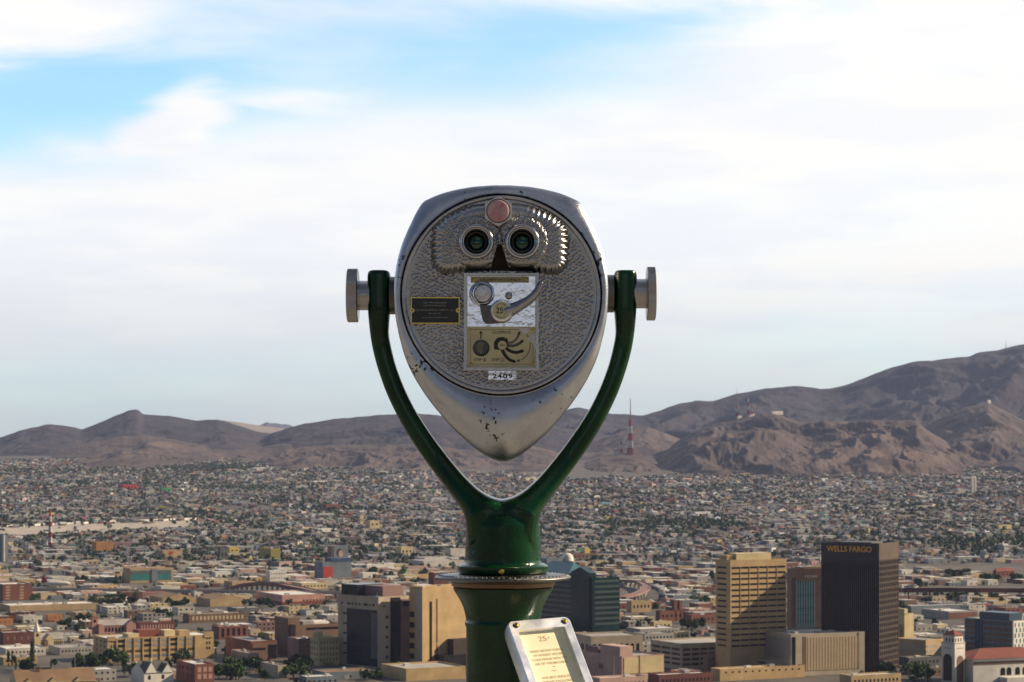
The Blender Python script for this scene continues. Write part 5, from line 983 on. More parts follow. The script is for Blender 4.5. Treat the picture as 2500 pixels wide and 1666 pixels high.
# ---------------------------------------------------------------- the rest of the city: what shows largest as things, the far mass as stuff
GPSI = R(27)
BLOCK = [(1138, 1320, 1255, 1670, 5), (1104, 1352, 1396, 1445, 5), (1240, 1440, 1520, 1670, 5)] + [(h.box_px[0], h.box_px[1], h.box_px[2], h.box_px[3], h.Y) for h in HAND]
def hidden(px, w_, yt, yb, Y):
    for xl, xr, t, b, by in BLOCK:
        if by < Y and px - w_ / 2 > xl and px + w_ / 2 < xr and yt > t and yt < b: return True
    return False
KEEP = [(1510, 1600, 1415, 1460), (520, 800, 1420, 1450), (98, 178, 1412, 1438), (2195, 2500, 1436, 1450)]    # picture regions left open for the viaducts and the aeroplane
def covers(px, w_, yt, Y):
    for h in HAND:
        xl, xr, t, b, by = h.box_px
        if by > Y and px + w_ / 2 > xl - 2 and px - w_ / 2 < xr + 2 and yt < b - 3 and t < 1668: return True
    if Y < 2600:
        for xl, xr, t, b in KEEP:
            if px + w_ / 2 > xl and px - w_ / 2 < xr and yt < b: return True
    return False
def hit_hand(x, y, r):
    for h in HAND:
        dx, dy = x - h.cx, y - h.Y; u = dx * h.c + dy * h.s; v = -dx * h.s + dy * h.c
        if -r < u < h.a + r and -r < v < h.b + r: return True
    return False
CW = {n: PAL[n] for n in PAL}
DT = [('tan', 8), ('beige', 10), ('cream', 5), ('brick', 7), ('darkbrick', 6), ('brown', 10), ('mauve', 6), ('palepink', 5), ('offwhite', 15), ('white', 8), ('grey', 16), ('gold', 3), ('orange', 1.5), ('bluegrey', 5), ('darkgrey', 3), ('pink', 1)]
RF = [('roofgrey', 9), ('roofwhite', 9), ('roofdark', 3), ('shingle', 4), ('redroof', 1), ('concrete', 5)]
pick = lambda tab: random.choices([a for a, b in tab], [b for a, b in tab])[0]
cand = []                        # downtown lots on the street grid
cg, sg_ = math.cos(GPSI), math.sin(GPSI)
used = []
def lot_scan():
    step = 26
    for i in range(-70, 70):
        for j in range(20, 160):
            if i % 6 == 0 or j % 4 == 0: continue                  # streets
            u = i * step + random.uniform(-3, 3); v = j * step + random.uniform(-3, 3)
            x = u * cg - v * sg_; y = u * sg_ + v * cg
            if not (1490 < y < 3050): continue
            px = 1250 + x / y * FPX
            if px < -40 or px > 2540: continue
            r = random.random()
            if r < .30: a, b, H, st = random.uniform(8, 13), random.uniform(8, 13), random.uniform(3.2, 5.5), 'house'
            elif r < .78: a, b, H, st = random.uniform(14, 24), random.uniform(12, 22), random.uniform(4, 8.5), 'shop'
            elif r < .90: a, b, H, st = random.uniform(26, 44), random.uniform(20, 28), random.uniform(4.5, 7.5), 'shed'
            else: cand.append((x, y, px, 0, 0, 0, 'open')); continue
            if y > 2400: H = min(H, 6)
            w_ = (a * cg + b * sg_) / y * FPX; z0 = float(gz(x, y)); yt = HOR - (z0 + H) / y * FPX; yb = HOR - z0 / y * FPX
            if covers(px, w_, yt, y) or hit_hand(x, y, max(a, b) * .55 + 2): 
                cand.append((x, y, px, 0, 0, 0, 'open')); continue
            if hidden(px, w_, yt, yb, y): continue
            if st == 'shed' and any(abs(x - q[0]) + abs(y - q[1]) < 30 for q in used): continue
            used.append((x, y, max(a, b) * .6))
            cand.append((x, y, px, a, b, H, st))
lot_scan()
blds = sorted([c for c in cand if c[6] != 'open'], key=lambda c: -(c[3] * c[5] / c[1] ** 2))
ADJ = dict(tan='tan', beige='beige', cream='cream', brick='red brick', darkbrick='dark brick', brown='brown', mauve='mauve', palepink='pale pink', offwhite='off white', white='white', grey='grey', gold='golden tan', darkgrey='dark grey', orange='orange', bluegrey='blue grey', pink='pink')
RADJ = dict(roofgrey='grey', roofwhite='white', roofdark='dark', shingle='brown', redroof='red', concrete='pale')
SHORT = {}
def shortname(h):
    w_ = h.root['label'].split(); s = ' '.join(w_[:5])
    for stop in (' with', ' in', ' among', ' along', ' of', ' behind', ' beside', ' at', ' on', ' cut', ' to', ' peeping', ' carrying', ' by', ' left', ' right', ' below', ' beyond', ' a', ' and', ' under', ' half', ' many', ' running', ' crossing', ' near', ' its', ' two', ' the', ' bright', ' like', ' stepping'):
        if s.endswith(stop): s = s[:-len(stop)]
    for stop in (' with', ' in', ' among', ' along', ' behind', ' beside', ' at', ' on', ' below', ' beyond', ' left', ' of the', ' above', ' far', ' far up', ' high'):
        if s.endswith(stop): s = s[:-len(stop)]
    return s
seen_labels = {}
def where(px, Y, py, k=0):
    o = sorted(HAND, key=lambda h: ((h.box_px[0] + h.box_px[1]) / 2 - px) ** 2 + 4 * ((h.box_px[3] - py) ** 2) - (0 if h.Y < 2700 else -4000))[k]
    xl, xr, t, b, by = o.box_px
    rel = ('in front of' if Y < by else 'behind') if xl - 4 < px < xr + 4 else ('left of' if px < xl else 'right of')
    return rel, shortname(o)
def give_label(root, base, cat, group, px, Y, py):
    for k in range(0, 9):
        rel, nm = where(px, Y, py, k); lab = f'{base} {rel} the {nm}'
        if k > 1 and lab in seen_labels:
            pass
        if len(lab.split()) <= 16 and lab not in seen_labels:
            seen_labels[lab] = 1; tag(root, lab, cat, group); return
    for k in range(0, 6):
        r1, n1 = where(px, Y, py, k); r2, n2 = where(px, Y, py, k + 1); lab = f'{base}, {r1} the {" ".join(n1.split()[:4])}, {r2} the {" ".join(n2.split()[:3])}'
        if len(lab.split()) <= 16 and lab not in seen_labels: seen_labels[lab] = 1; tag(root, lab, cat, group); return
    rel, nm = where(px, Y, py, 0); lab = f'{base} {rel} the {nm}'; tag(root, ' '.join(lab.split()[:16]), cat, group)
NTHING = 215
for c in blds[:NTHING]:
    x, y, px, a, b, H, st = c; wl = pick(DT); rf = pick(RF); z0 = float(gz(x, y)); psi = GPSI + random.uniform(-.06, .06)
    rt = empty({'house': 'house', 'shop': 'shop_building', 'shed': 'warehouse'}[st], (x - (a * cg - b * sg_) / 2, y - (a * sg_ + b * cg) / 2, z0), psi)
    mb = MB(); gab = st == 'house' and random.random() < .7; p = .5 if not gab else .02
    mb.box(0, a, 0, b, -3, H, top=False)
    if not gab:
        w_ = .3; mb.add([(0, 0, H), (a, 0, H), (a, b, H), (0, b, H), (w_, w_, H), (a - w_, w_, H), (a - w_, b - w_, H), (w_, b - w_, H), (w_, w_, H - p), (a - w_, w_, H - p), (a - w_, b - w_, H - p), (w_, b - w_, H - p)],
            [(0, 1, 5, 4), (1, 2, 6, 5), (2, 3, 7, 6), (3, 0, 4, 7), (4, 5, 9, 8), (5, 6, 10, 9), (6, 7, 11, 10), (7, 4, 8, 11)])
    mb.build('wall', W_(wl), rt)
    if gab:
        rf = random.choice(['shingle', 'roofgrey', 'roofdark', 'redroof', 'shingle'])
        m_ = b / 2; h = b * .28; ov = .5; V = [(-ov, -ov, H - .15), (a + ov, -ov, H - .15), (a + ov, m_, H + h), (-ov, m_, H + h), (-ov, b + ov, H - .15), (a + ov, b + ov, H - .15)]
        MB().add(V, [(0, 1, 2, 3), (3, 2, 5, 4)]).add(V, [(0, 3, 4), (1, 5, 2), (0, 4, 5, 1)], 1).build('roof', [W_(rf), W_(wl)], rt)
        if random.random() < .4: MB().box(a * .3, a * .3 + .8, m_ - .5, m_ + .3, H, H + h + 1.2).build('chimney', W_('brick'), rt)
    else:
        MB().add([(w_, w_, H - p), (a - w_, w_, H - p), (a - w_, b - w_, H - p), (w_, b - w_, H - p)], [(0, 1, 2, 3)]).build('roof', W_(rf), rt)
        for _ in range(random.choice([1, 2, 2, 3, 4, 5])):
            q, s_, d = a * random.uniform(.1, .8), b * random.uniform(.1, .8), random.uniform(.9, 2.4); MB().box(q, q + d, s_, s_ + d, H - p, H - p + random.uniform(.8, 1.8)).build('rooftop_unit', W_(random.choice(['offwhite', 'grey', 'roofwhite', 'grey'])), rt)
    if y < 2500:
        nst = 2 if H > 6 and st == 'shop' else 1; wm = W_(random.choice(['window', 'window', 'darkgrey', 'black']))
        for face, ln in (('R', a), ('L', b)):
            k = int(ln / random.uniform(3.2, 5.5)) if st != 'shed' else random.choice([0, 2, 3]); ww, hh = random.uniform(1.0, 2.0), random.uniform(1.1, 1.7); first = None
            for f_ in range(nst):
                for i in range(k):
                    q = ln * (i + .5) / k - ww / 2; zz = 1.1 + f_ * H / 2
                    if first is None:
                        mb = MB(); mb.box(q, q + ww, -.08, .02, zz, zz + hh) if face == 'R' else mb.box(-.08, .02, q, q + ww, zz, zz + hh); first = mb.build('window', wm, rt); q0, z00 = q, zz
                    else:
                        o = first.copy(); COL.objects.link(o); o.parent = rt; o.location = ((q - q0, 0) if face == 'R' else (0, q - q0)) + (zz - z00,)
        if st != 'house' or random.random() < .5: q = a * random.uniform(.1, .7); MB().box(q, q + (3.2 if st == 'shed' else 1.2), -.1, .02, 0, 2.6).build('door', W_(random.choice(['brown', 'grey', 'darkgrey', 'offwhite'])), rt)
    size = 'long' if a > 26 else 'mid sized' if a > 16 else 'small'
    give_label(rt, f'{size} {ADJ[wl]} {dict(house="house", shop="block", shed="shed")[st]} with a {RADJ[rf]} {"gable" if gab else "flat"} roof', {'house': 'house', 'shop': 'building', 'shed': 'warehouse'}[st], 'houses and shops between the landmarks', px, y, HOR - z0 / y * FPX)
# ---- far mass of houses
hx, hy, ha, hb, hh, hcw, hcr, hps = [], [], [], [], [], [], [], []
for c in blds[NTHING:]:
    x, y, px, a, b, H, st = c; hx.append(x); hy.append(y); ha.append(a); hb.append(b); hh.append(H); hcw.append(CW[pick(DT)]); hcr.append(CW[pick(RF)]); hps.append(GPSI)
JW = [('grey', 26), ('offwhite', 18), ('bluegrey', 9), ('tan', 4), ('beige', 9), ('mauve', 12), ('palepink', 9), ('white', 8), ('brown', 11), ('cream', 5), ('brick', 4), ('orange', 2.2), ('pink', 2), ('teal', 1.0), ('blue', .8), ('yellow', 1.0), ('green', .5), ('red', .9), ('concrete', 14), ('darkgrey', 5)]
JR = [('roofgrey', 12), ('concrete', 9), ('roofwhite', 5), ('roofdark', 7), ('brown', 6), ('mauve', 4), ('redroof', 1.2)]
YF = np.array([(0, 1112), (110, 1112), (250, 1112), (420, 1116), (560, 1122), (640, 1134), (760, 1146), (1000, 1152), (1130, 1160), (1330, 1164), (1440, 1172), (1560, 1170), (1700, 1160), (1740, 1150), (1900, 1152), (2000, 1158), (2130, 1164), (2230, 1158), (2330, 1148), (2400, 1136), (2500, 1138)], float)
def foot_row(px): return np.interp(px, YF[:, 0], YF[:, 1]) - 4 + 20 * (fbm(px / 55., px * 0 + 3.3, 4, 91) - .5)
y = 3000.0
jt = []                                                       # tree spots
while y < 8000:
    wid = .52 * y + 60; x = -wid / 2; jr = random.uniform(-.1, .1)
    lot = 13.5 if y < 4500 else 15.5
    n = int(wid / lot); X = -wid / 2 + lot * (np.arange(n) + .8 * (rng.random(n) - .5)); Y = y + rng.uniform(-5, 5, n) + .12 * X
    px = 1250 + X / Y * FPX; z = gz(X, Y); py = HOR - z / Y * FPX
    ok = (py > foot_row(px) + rng.uniform(-1, 4, n)) & (px > -160) & (px < 2660)
    street = (np.abs(((X + .35 * Y) % 130) - 6) < 6); nb = fbm(X / 260, Y / 420, 2, 77)
    park = fbm(X / 330 + 9, Y / 500 + 4, 3, 55) > .73
    rnd = rng.random(n)
    rd = np.zeros(n, bool)
    for rx_, ry_, rw_ in ROADS:
        if abs(ry_ - y) < 60: rd |= (np.abs(X - rx_) < rw_ / 2 + 8) & (np.abs(Y - ry_) < 40)
    wr = np.interp(px, [-30, 60, 200, 380, 480], [1292, 1288, 1282, 1275, 1271]); rd |= (px < 470) & (py > wr) & (py < wr + 20) & (rng.random(n) < .93)
    ok &= ~rd
    hs = ok & ~street & ~park & (rnd < .60 + .8 * (nb - .5))
    tn = np.clip(.34 + 2.6 * (fbm(X / 170 + 40, Y / 300 + 8, 3, 66) - .46), .06, 1)
    tr = ok & (((rnd > .55) & (rng.random(n) < 1.45 * tn)) | (park & (rng.random(n) < .7)) | (rng.random(n) < .32 * tn))
    for i in np.nonzero(hs)[0]:
        big = random.random() < .05
        a, b, H = (random.uniform(16, 40), random.uniform(12, 20), random.uniform(4, 7)) if big else (random.uniform(6, 11.5), random.uniform(7, 11), random.choice([2.8, 3.1, 3.4, 5.2, 5.8]) * random.uniform(.9, 1.1))
        pw = float(a / Y[i] * FPX)
        if Y[i] < 4700 and (covers(px[i], pw, HOR - (z[i] + H) / Y[i] * FPX, Y[i]) or hit_hand(X[i], Y[i], 10)): continue
        if any(q[4] < Y[i] and q[0] < px[i] < q[1] and q[2] < py[i] < q[3] for q in BLOCK[:1]): continue
        hx.append(X[i]); hy.append(Y[i]); ha.append(a); hb.append(b); hh.append(H); hps.append(.42 + random.choice([0, 0, .05, -.08, -.15, .3]))
        cw = np.array(CW[pick(JW)]) * [.90, .97, 1.08] * (random.uniform(.5, 1.1) if random.random() > .10 else 1.5); hcw.append(cw); hcr.append(np.array(CW[pick(JR)]) * random.uniform(.7, 1.1))
    for i in np.nonzero(tr)[0]: jt.append((X[i] + random.uniform(-6, 6), Y[i] + random.uniform(-6, 6), random.uniform(1.7, 4.2)))
    y += lot * (1.15 if y < 4500 else 1.35)
hx, hy, ha, hb, hh, hps = map(lambda q: np.array(q, float), (hx, hy, ha, hb, hh, hps)); hcw = np.array(hcw); hcr = np.array(hcr); n = len(hx)
hz = gz(hx, hy)
def boxes(cx, cy, cz, a, b, z0, z1, ps):
    c, s = np.cos(ps), np.sin(ps); V = []
    for zz in (z0, z1):
        for sx, sy in ((-.5, -.5), (.5, -.5), (.5, .5), (-.5, .5)):
            u, v = a * sx, b * sy; V.append(np.stack([cx + u * c - v * s, cy + u * s + v * c, cz + zz], -1))
    return np.stack(V, 1).reshape(-1, 3)
V = boxes(hx, hy, hz, ha, hb, -2.5 + 0 * hh, hh, hps); base = np.arange(n)[:, None, None] * 8
Fq = (np.array([(0, 1, 5, 4), (1, 2, 6, 5), (2, 3, 7, 6), (3, 0, 4, 7), (4, 5, 6, 7)])[None] + base).reshape(-1, 4)
Cq = np.repeat(hcw[:, None], 5, 1); Cq[:, 4] = hcr; Cq = Cq.reshape(-1, 3)
# doors, windows and roof tanks on the far houses
wv, wf, wc = [], [], []; k0 = 0
for sgn, face in ((0, 0), (1, 0), (2, 1)):
    m = (hy < 5200) | (rng.random(n) < .5); idx = np.nonzero(m)[0]
    c, s = np.cos(hps[idx]), np.sin(hps[idx]); L_ = ha[idx] if face == 0 else hb[idx]
    u0 = (rng.random(len(idx)) * .3 + (.0 if sgn == 0 else .45 if sgn == 1 else .25) - .4) * L_; u1 = u0 + np.minimum(L_ * .3, rng.uniform(1.0, 2.2, len(idx))); zb = rng.choice([.3, 1.0], len(idx)); zt = zb + rng.uniform(1.2, 2.0, len(idx))
    def P(u, zz):
        if face == 0: uu, vv = u, -hb[idx] / 2 - .12
        else: uu, vv = ha[idx] / 2 + .12, u
        return np.stack([hx[idx] + uu * c - vv * s, hy[idx] + uu * s + vv * c, hz[idx] + zz], -1)
    q = np.stack([P(u0, zb), P(u1, zb), P(u1, zt), P(u0, zt)], 1).reshape(-1, 3); wv.append(q); wf.append(np.arange(len(idx) * 4).reshape(-1, 4) + k0); k0 += len(q); wc.append(np.full((len(idx), 3), .035))
idx = np.nonzero(rng.random(n) < .45)[0]; m_ = len(idx); sz = rng.uniform(.8, 2.6, m_)
tv = boxes(hx[idx] + rng.uniform(-.3, .3, m_) * ha[idx], hy[idx] + rng.uniform(-.3, .3, m_) * hb[idx], hz[idx], sz, sz, hh[idx] - .2, hh[idx] + rng.uniform(.7, 2.4, m_), hps[idx])
tf = (np.array([(0, 1, 5, 4), (1, 2, 6, 5), (2, 3, 7, 6), (3, 0, 4, 7), (4, 5, 6, 7)])[None] + np.arange(m_)[:, None, None] * 8).reshape(-1, 4)
tcl = np.repeat((hcw[idx] * .6 + np.array([.25, .24, .22])), 5, 0)
nv = len(V); V = np.concatenate([V] + wv + [tv]); Fq = np.concatenate([Fq] + [f + nv for f in wf] + [tf + nv + k0]); Cq = np.concatenate([Cq] + wc + [tcl])
tag(np_mesh('distant_houses', V, Fq, attr_mat('distant house walls', .85, .2, .12), Cq), 'thousands of low houses spread over the far slope', 'houses', kind='stuff')
# ---- trees
def leaf_cloud(n, rx, ry, rz, zc, size, seed, lumps=7, droop=0.0):
    g = np.random.default_rng(seed); L_ = g.normal(size=(lumps, 3)); L_ /= np.linalg.norm(L_, axis=1)[:, None]; L_ *= g.uniform(.35, .8, (lumps, 1)); L_[0] = 0
    k = g.integers(0, lumps, n); d = g.normal(size=(n, 3)); d /= np.linalg.norm(d, axis=1)[:, None]
    P = L_[k] + d * (g.uniform(.55, 1, (n, 1)) ** .5) * g.uniform(.3, .55, lumps)[k][:, None]
    P = P * [rx, ry, rz] + [0, 0, zc]
    a = g.normal(size=(n, 3)); a /= np.linalg.norm(a, axis=1)[:, None]; b = np.cross(a, g.normal(size=(n, 3))); b /= np.linalg.norm(b, axis=1)[:, None]
    s = size * g.uniform(.6, 1.4, (n, 1)); return np.stack([P - a * s - b * s * .6, P + a * s - b * s * .6, P + a * s + b * s * .6, P - a * s + b * s * .6], 1).reshape(-1, 3), np.arange(n * 4).reshape(-1, 4)
LEAF = {k: M(k + ' leaves', c, .75, 0, .4, .6, spec=.2) for k, c in (('dark', (.038, .062, .024)), ('green', (.06, .105, .03)), ('olive', (.08, .09, .04)))}
BARK = M('bark', (.10, .07, .05), .9, 0, .3, 2.0)
protos = {}
def proto(kind):
    if kind in protos: return protos[kind]
    r = []
    for v in range(4):
        if kind == 'cypress': Vv, Ff = leaf_cloud(260, .95, .95, 5.0, 5.2, .34, 50 + v, 9); H = 2.0
        elif kind == 'palm':
            mbp = MB(); g = random.Random(v)
            for k in range(16):
                a = 2 * math.pi * k / 16 + g.random(); u0 = g.uniform(.1, .9); pts = [(math.cos(a) * q, math.sin(a) * q, 7.4 + u0 * q * .8 - .42 * q * q * .6) for q in (0, .7, 1.4, 2.1, 2.6)]
                for i in range(4):
                    p, q = Vector(pts[i]), Vector(pts[i + 1]); n_ = Vector((-math.sin(a), math.cos(a), 0)) * (.42 - .08 * i); dn = Vector((0, 0, -.2))
                    mbp.add([p - n_ + dn, p, q, q - n_ * .8 + dn, p + n_ + dn, q + n_ * .8 + dn], [(0, 1, 2, 3), (1, 4, 5, 2)])
            Vv, Ff = np.array(mbp.v), np.array(mbp.f); H = 7.4
        elif kind == 'spreading': Vv, Ff = leaf_cloud(420, 4.6, 4.2, 2.3, 4.6, .62, 70 + v, 11); H = 3.2
        else: Vv, Ff = leaf_cloud(380, 3.2, 3.2, 3.0, 4.6, .56, 90 + v, 8); H = 3.2
        c = np_mesh('crown', Vv, Ff, LEAF['dark']); t_ = MB(); t_.tube([(0, 0, -.5), (.1, 0, H * .6), (0, .1, H)], [.3, .22, .16] if kind != 'cypress' else [.2, .15, .1], 7)
        if kind in ('spreading', 'round'):
            for k in range(4): a = k * 1.7 + v; t_.tube([(0, 0, H * .7), (math.cos(a) * 1.2, math.sin(a) * 1.2, H * 1.15), (math.cos(a) * 1.9, math.sin(a) * 1.9, H * 1.6)], [.14, .1, .05], 5)
        tr_ = t_.build('trunk', BARK); r.append((c, tr_))
    protos[kind] = r; return r
first = {}
def plant(kind, leaf, x, y, sc_, label=None, base=None):
    v = random.randrange(4); c, t_ = proto(kind)[v]; key = (kind, leaf, v)
    if key not in first:
        me = c.data.copy(); me.materials[0] = LEAF[leaf]; first[key] = me
    rt = empty({'cypress': 'cypress_tree', 'palm': 'palm_tree'}.get(kind, 'tree'), (x, y, float(gz(x, y))), random.uniform(0, 6.28)); rt.scale = (sc_ * random.uniform(.85, 1.15), sc_ * random.uniform(.85, 1.15), sc_ * random.uniform(.85, 1.15))
    for q, me in ((c, first[key]), (t_, t_.data)):
        o = bpy.data.objects.new(q.name.split('.')[0], me); COL.objects.link(o); o.parent = rt
    px = 1250 + x / y * FPX; py = HOR - float(gz(x, y)) / y * FPX
    if label: tag(rt, label, 'tree'); return
    give_label(rt, base, 'tree', 'trees among the buildings', px, y, py)
tspots = []
# picture places of clear clumps of trees: (column, row of the ground, how many, spread, kind, leaf, size)
CL = [(255, 1482, 9, 40, 'spreading', 'olive', 1.25), (300, 1478, 7, 34, 'spreading', 'dark', 1.2), (210, 1526, 4, 14, 'round', 'dark', 1.2), (430, 1488, 9, 36, 'round', 'dark', 1.1), (395, 1512, 6, 22, 'round', 'dark', 1.1), (340, 1534, 4, 30, 'round', 'green', .8), (200, 1544, 4, 16, 'round', 'green', .9), (150, 1536, 4, 18, 'round', 'dark', .9),
      (285, 1622, 6, 22, 'round', 'green', 1.25), (205, 1640, 5, 20, 'round', 'dark', 1.2), (235, 1634, 3, 16, 'round', 'dark', 1.2), (22, 1630, 3, 8, 'cypress', 'dark', 1.25), (40, 1632, 3, 8, 'cypress', 'dark', 1.25), (78, 1630, 2, 4, 'cypress', 'dark', 1.3), (58, 1640, 5, 20, 'round', 'dark', 1.1), (435, 1630, 6, 30, 'round', 'dark', 1.3), (420, 1662, 5, 22, 'round', 'dark', 1.2), (330, 1655, 3, 10, 'round', 'dark', .9), (302, 1648, 2, 4, 'cypress', 'dark', 1.1),
      (600, 1640, 10, 40, 'spreading', 'dark', 1.15), (560, 1655, 6, 26, 'round', 'green', 1.2), (720, 1638, 9, 34, 'round', 'dark', 1.2), (620, 1480, 5, 30, 'round', 'dark', .9), (690, 1482, 6, 40, 'round', 'green', .9), (760, 1494, 5, 26, 'spreading', 'olive', 1.0), (670, 1516, 4, 22, 'round', 'olive', .8), (505, 1518, 4, 14, 'cypress', 'dark', 1.0), (700, 1658, 4, 20, 'round', 'green', 1.0), (640, 1660, 2, 8, 'round', 'dark', 1.1),
      (1535, 1622, 0, 10, 'round', 'dark', 1.0), (1690, 1536, 6, 26, 'round', 'dark', 1.05), (1720, 1480, 7, 34, 'round', 'green', 1.0), (1645, 1412, 6, 30, 'round', 'dark', 1.1), (1760, 1418, 5, 26, 'round', 'dark', 1.2), (2120, 1640, 6, 30, 'round', 'dark', 1.1), (2190, 1646, 9, 44, 'round', 'dark', 1.0), (2250, 1660, 6, 26, 'round', 'green', 1.1), (2240, 1656, 3, 30, 'palm', 'green', 1.0),
      (2330, 1468, 9, 40, 'spreading', 'dark', 1.15), (2280, 1464, 6, 30, 'round', 'dark', 1.0), (2400, 1472, 8, 40, 'round', 'dark', 1.15), (2470, 1482, 6, 30, 'round', 'dark', 1.1), (2350, 1408, 9, 50, 'spreading', 'dark', 1.2), (2440, 1422, 9, 50, 'spreading', 'dark', 1.2), (2245, 1434, 5, 24, 'round', 'dark', 1.1),
      (965, 1646, 3, 16, 'palm', 'green', .85), (1010, 1650, 6, 30, 'palm', 'olive', .75), (1070, 1650, 6, 30, 'round', 'dark', .7), (1120, 1652, 3, 12, 'round', 'dark', .9), (940, 1656, 5, 18, 'round', 'green', .8), (905, 1408, 4, 16, 'round', 'dark', 1.3), (945, 1414, 5, 22, 'round', 'dark', 1.1), (978, 1412, 3, 6, 'round', 'green', 1.5), (1030, 1412, 4, 12, 'round', 'dark', 1.2), (200, 1424, 6, 18, 'round', 'dark', 1.1), (290, 1424, 4, 10, 'cypress', 'dark', 1.0), (100, 1388, 4, 14, 'round', 'dark', 1.3), (75, 1470, 5, 20, 'round', 'green', .9)]
for px, py, k, sp, kind, leaf, s_ in CL:
    Y0 = gY(py)
    for _ in range(k):
        p = px + random.uniform(-sp, sp); Y = Y0 + random.uniform(-14, 14); x = wx(p, Y)
        if not hit_hand(x, Y, 1.5): tspots.append((x, Y, kind, leaf, s_ * random.uniform(.85, 1.3)))
for c in cand:
    if c[6] == 'open':
        x, y = c[0], c[1]
        for _ in range(random.choice([1, 2, 2, 3, 4])):
            q, r_ = x + random.uniform(-13, 13), y + random.uniform(-13, 13); s_ = random.uniform(.55, 1.05)
            if covers(1250 + q / r_ * FPX, 6 / r_ * FPX * s_ * 1.4, HOR - (-150 + 7.5 * s_) / r_ * FPX, r_) or hit_hand(q, r_, 3): continue
            tspots.append((q, r_, random.choice(['round', 'round', 'spreading', 'cypress']), random.choice(['dark', 'green', 'dark', 'olive']), s_))
    elif random.random() < .55:
        q, r_ = c[0] + random.choice([-1, 1]) * (c[3] / 2 + 2), c[1] - c[4] / 2 - 2; s_ = random.uniform(.5, .9)
        if not (covers(1250 + q / r_ * FPX, 5 / r_ * FPX * s_, HOR - (-150 + 7.5 * s_) / r_ * FPX, r_) or hit_hand(q, r_, 3)): tspots.append((q, r_, 'round', random.choice(['dark', 'green', 'olive']), s_))
tspots = [t for t in tspots if not any(b[4] < t[1] and b[0] < 1250 + t[0] / t[1] * FPX < b[1] and b[2] < HOR + 146 / t[1] * FPX < b[3] for b in BLOCK)]
tspots.sort(key=lambda t: -t[4] / t[1])
KW = dict(round='rounded', spreading='wide spreading', cypress='slim pointed', palm='small palm'); LW = dict(dark='dark green', green='mid green', olive='olive green')
for x, y, kind, leaf, s_ in tspots[:285]:
    plant(kind, leaf, x, y, s_, base=f'{"big" if s_ > 1.1 else "small" if s_ < .75 else "middling"} {LW[leaf]} {KW[kind]} tree')
for r in protos.values():
    for c, t_ in r: bpy.data.objects.remove(c); bpy.data.objects.remove(t_)
tx = [(x, y, 2.8 * s_) for x, y, k, l, s_ in tspots[285:]] + jt
tx = np.array(tx); nt_ = len(tx); per = 26; g = np.random.default_rng(3)
C = np.repeat(np.stack([tx[:, 0], tx[:, 1], gz(tx[:, 0], tx[:, 1]) + tx[:, 2] * 1.0], -1), per, 0); rs = np.repeat(tx[:, 2], per)[:, None]
d = g.normal(size=(nt_ * per, 3)); d /= np.linalg.norm(d, axis=1)[:, None]; P = C + d * rs * g.uniform(.35, 1.0, (nt_ * per, 1)) * [1.05, 1.05, .95]
a = g.normal(size=P.shape); a /= np.linalg.norm(a, axis=1)[:, None]; b = np.cross(a, g.normal(size=P.shape)); b /= np.linalg.norm(b, axis=1)[:, None]; s_ = rs * g.uniform(.22, .42, (nt_ * per, 1))
V = np.stack([P - a * s_ - b * s_, P + a * s_ - b * s_, P + a * s_ + b * s_, P - a * s_ + b * s_], 1).reshape(-1, 3)
tc_ = np.array([(.034, .062, .03), (.046, .082, .034), (.055, .072, .04), (.028, .052, .036)])[g.integers(0, 4, nt_)]
tag(np_mesh('distant_trees', V, np.arange(len(V)).reshape(-1, 4), attr_mat('distant leaves', .8, .3, .3, .15), np.repeat(tc_, per, 0)), 'countless small dark trees between the far houses', 'trees', kind='stuff')
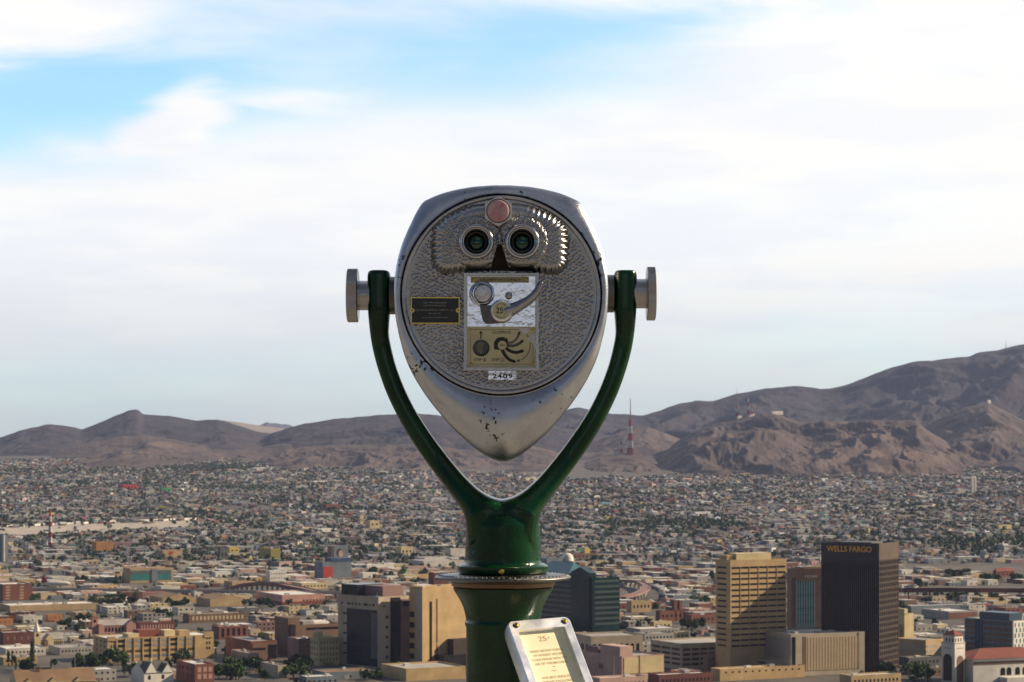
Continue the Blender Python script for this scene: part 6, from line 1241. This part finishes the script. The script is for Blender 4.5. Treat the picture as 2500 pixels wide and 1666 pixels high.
# ---- cars parked between the nearer buildings
ncar = 0
proto_car = None
for c in cand:
    if c[6] != 'open' or c[1] > 2300 or ncar > 60: continue
    for k in range(random.choice([0, 1, 2, 3])):
        x, y = c[0] + k * 3.4 - 4, c[1] - 8; px = 1250 + x / y * FPX; py = HOR + 150 / y * FPX
        if hit_hand(x, y, 3) or any(b[4] < y and b[0] < px < b[1] and b[2] < py < b[3] for b in BLOCK) or py > 1665: continue
        col_ = random.choice(['white', 'white', 'grey', 'darkgrey', 'red', 'blue', 'offwhite', 'black'])
        rt = empty('parked_car', (x, y, float(gz(x, y))), GPSI + random.choice([0, math.pi / 2])); key = 'car' + col_
        if key not in first:
            m_ = M('car paint ' + col_, PAL[col_], .25, 0, .05, 1.0, coat=.6); b_ = MB().prism([(-2.2, .35), (2.2, .35), (2.25, .8), (1.3, .95), (-2.2, 1.0)], -.88, .88); ob = b_.build('body', m_); cb = MB().prism([(-1.9, .98), (1.2, .93), (.5, 1.45), (-1.4, 1.48)], -.78, .78); oc_ = cb.build('cabin', W_('window')); wh = MB()
            for wx_ in (-1.35, 1.35): wh.lathe([(.33, -.9), (.33, .9)], (wx_, 0, .33), 'y', 12)
            ow = wh.build('wheels', W_('black')); first[key] = [ob.data, oc_.data, ow.data]; [bpy.data.objects.remove(q) for q in (ob, oc_, ow)]
        for nm, me in zip(('body', 'cabin', 'wheel_set'), first[key]): o = bpy.data.objects.new(nm, me); COL.objects.link(o); o.parent = rt
        give_label(rt, f'{dict(grey="silver", darkgrey="dark grey", offwhite="pale").get(col_, col_)} parked car', 'car', 'cars parked between the buildings', px, y, py); ncar += 1
# ---- street lamps along the nearer blocks
nl = 0
for c in cand:
    if nl >= 34: break
    x, y = c[0] + 11, c[1] - 12
    if y > 2250 or random.random() > .12: continue
    px = 1250 + x / y * FPX; py = HOR + 150 / y * FPX
    if hit_hand(x, y, 2) or covers(px, 2, HOR + 139 / y * FPX, y) or px < 5 or px > 2495 or any(b[4] < y and b[0] < px < b[1] and b[2] < py < b[3] for b in BLOCK): continue
    rt = empty('street_lamp', (x, y, float(gz(x, y)))); H = random.uniform(8.5, 11)
    if 'lamp' not in first:
        q = MB().lathe([(.14, -1), (.09, 1)], n=8).build('pole', W_('grey')); r_ = MB().box(-1.1, .1, -.1, .1, .9, 1.0).build('lamp_arm', W_('offwhite')); first['lamp'] = [q.data, r_.data]; bpy.data.objects.remove(q); bpy.data.objects.remove(r_)
    for nm, me, sz_ in (('pole', first['lamp'][0], H), ('lamp_arm', first['lamp'][1], 1)):
        o = bpy.data.objects.new(nm, me); COL.objects.link(o); o.parent = rt
        if nm == 'pole': o.scale = (1, 1, H)
        else: o.location = (0, 0, H - .9)
    give_label(rt, 'thin street lamp', 'street lamp', 'street lamps between the blocks', px, y, py); nl += 1
# ---- air
mb = MB().box(-16500, 16500, -1950, 34500, -250, 720); hz_ = bpy.data.materials.new('air haze'); hz_.use_nodes = True; nt = hz_.node_tree; nt.nodes.clear()
o_ = nt.nodes.new('ShaderNodeOutputMaterial'); v_ = nt.nodes.new('ShaderNodeVolumePrincipled'); v_.inputs['Density'].default_value = HAZE; v_.inputs['Color'].default_value = (.48, .58, .92, 1); v_.inputs['Anisotropy'].default_value = .1
nt.links.new(v_.outputs[0], o_.inputs['Volume']); tag(mb.build('haze', hz_), 'thin blue haze over the city and mountains', 'haze', kind='stuff')
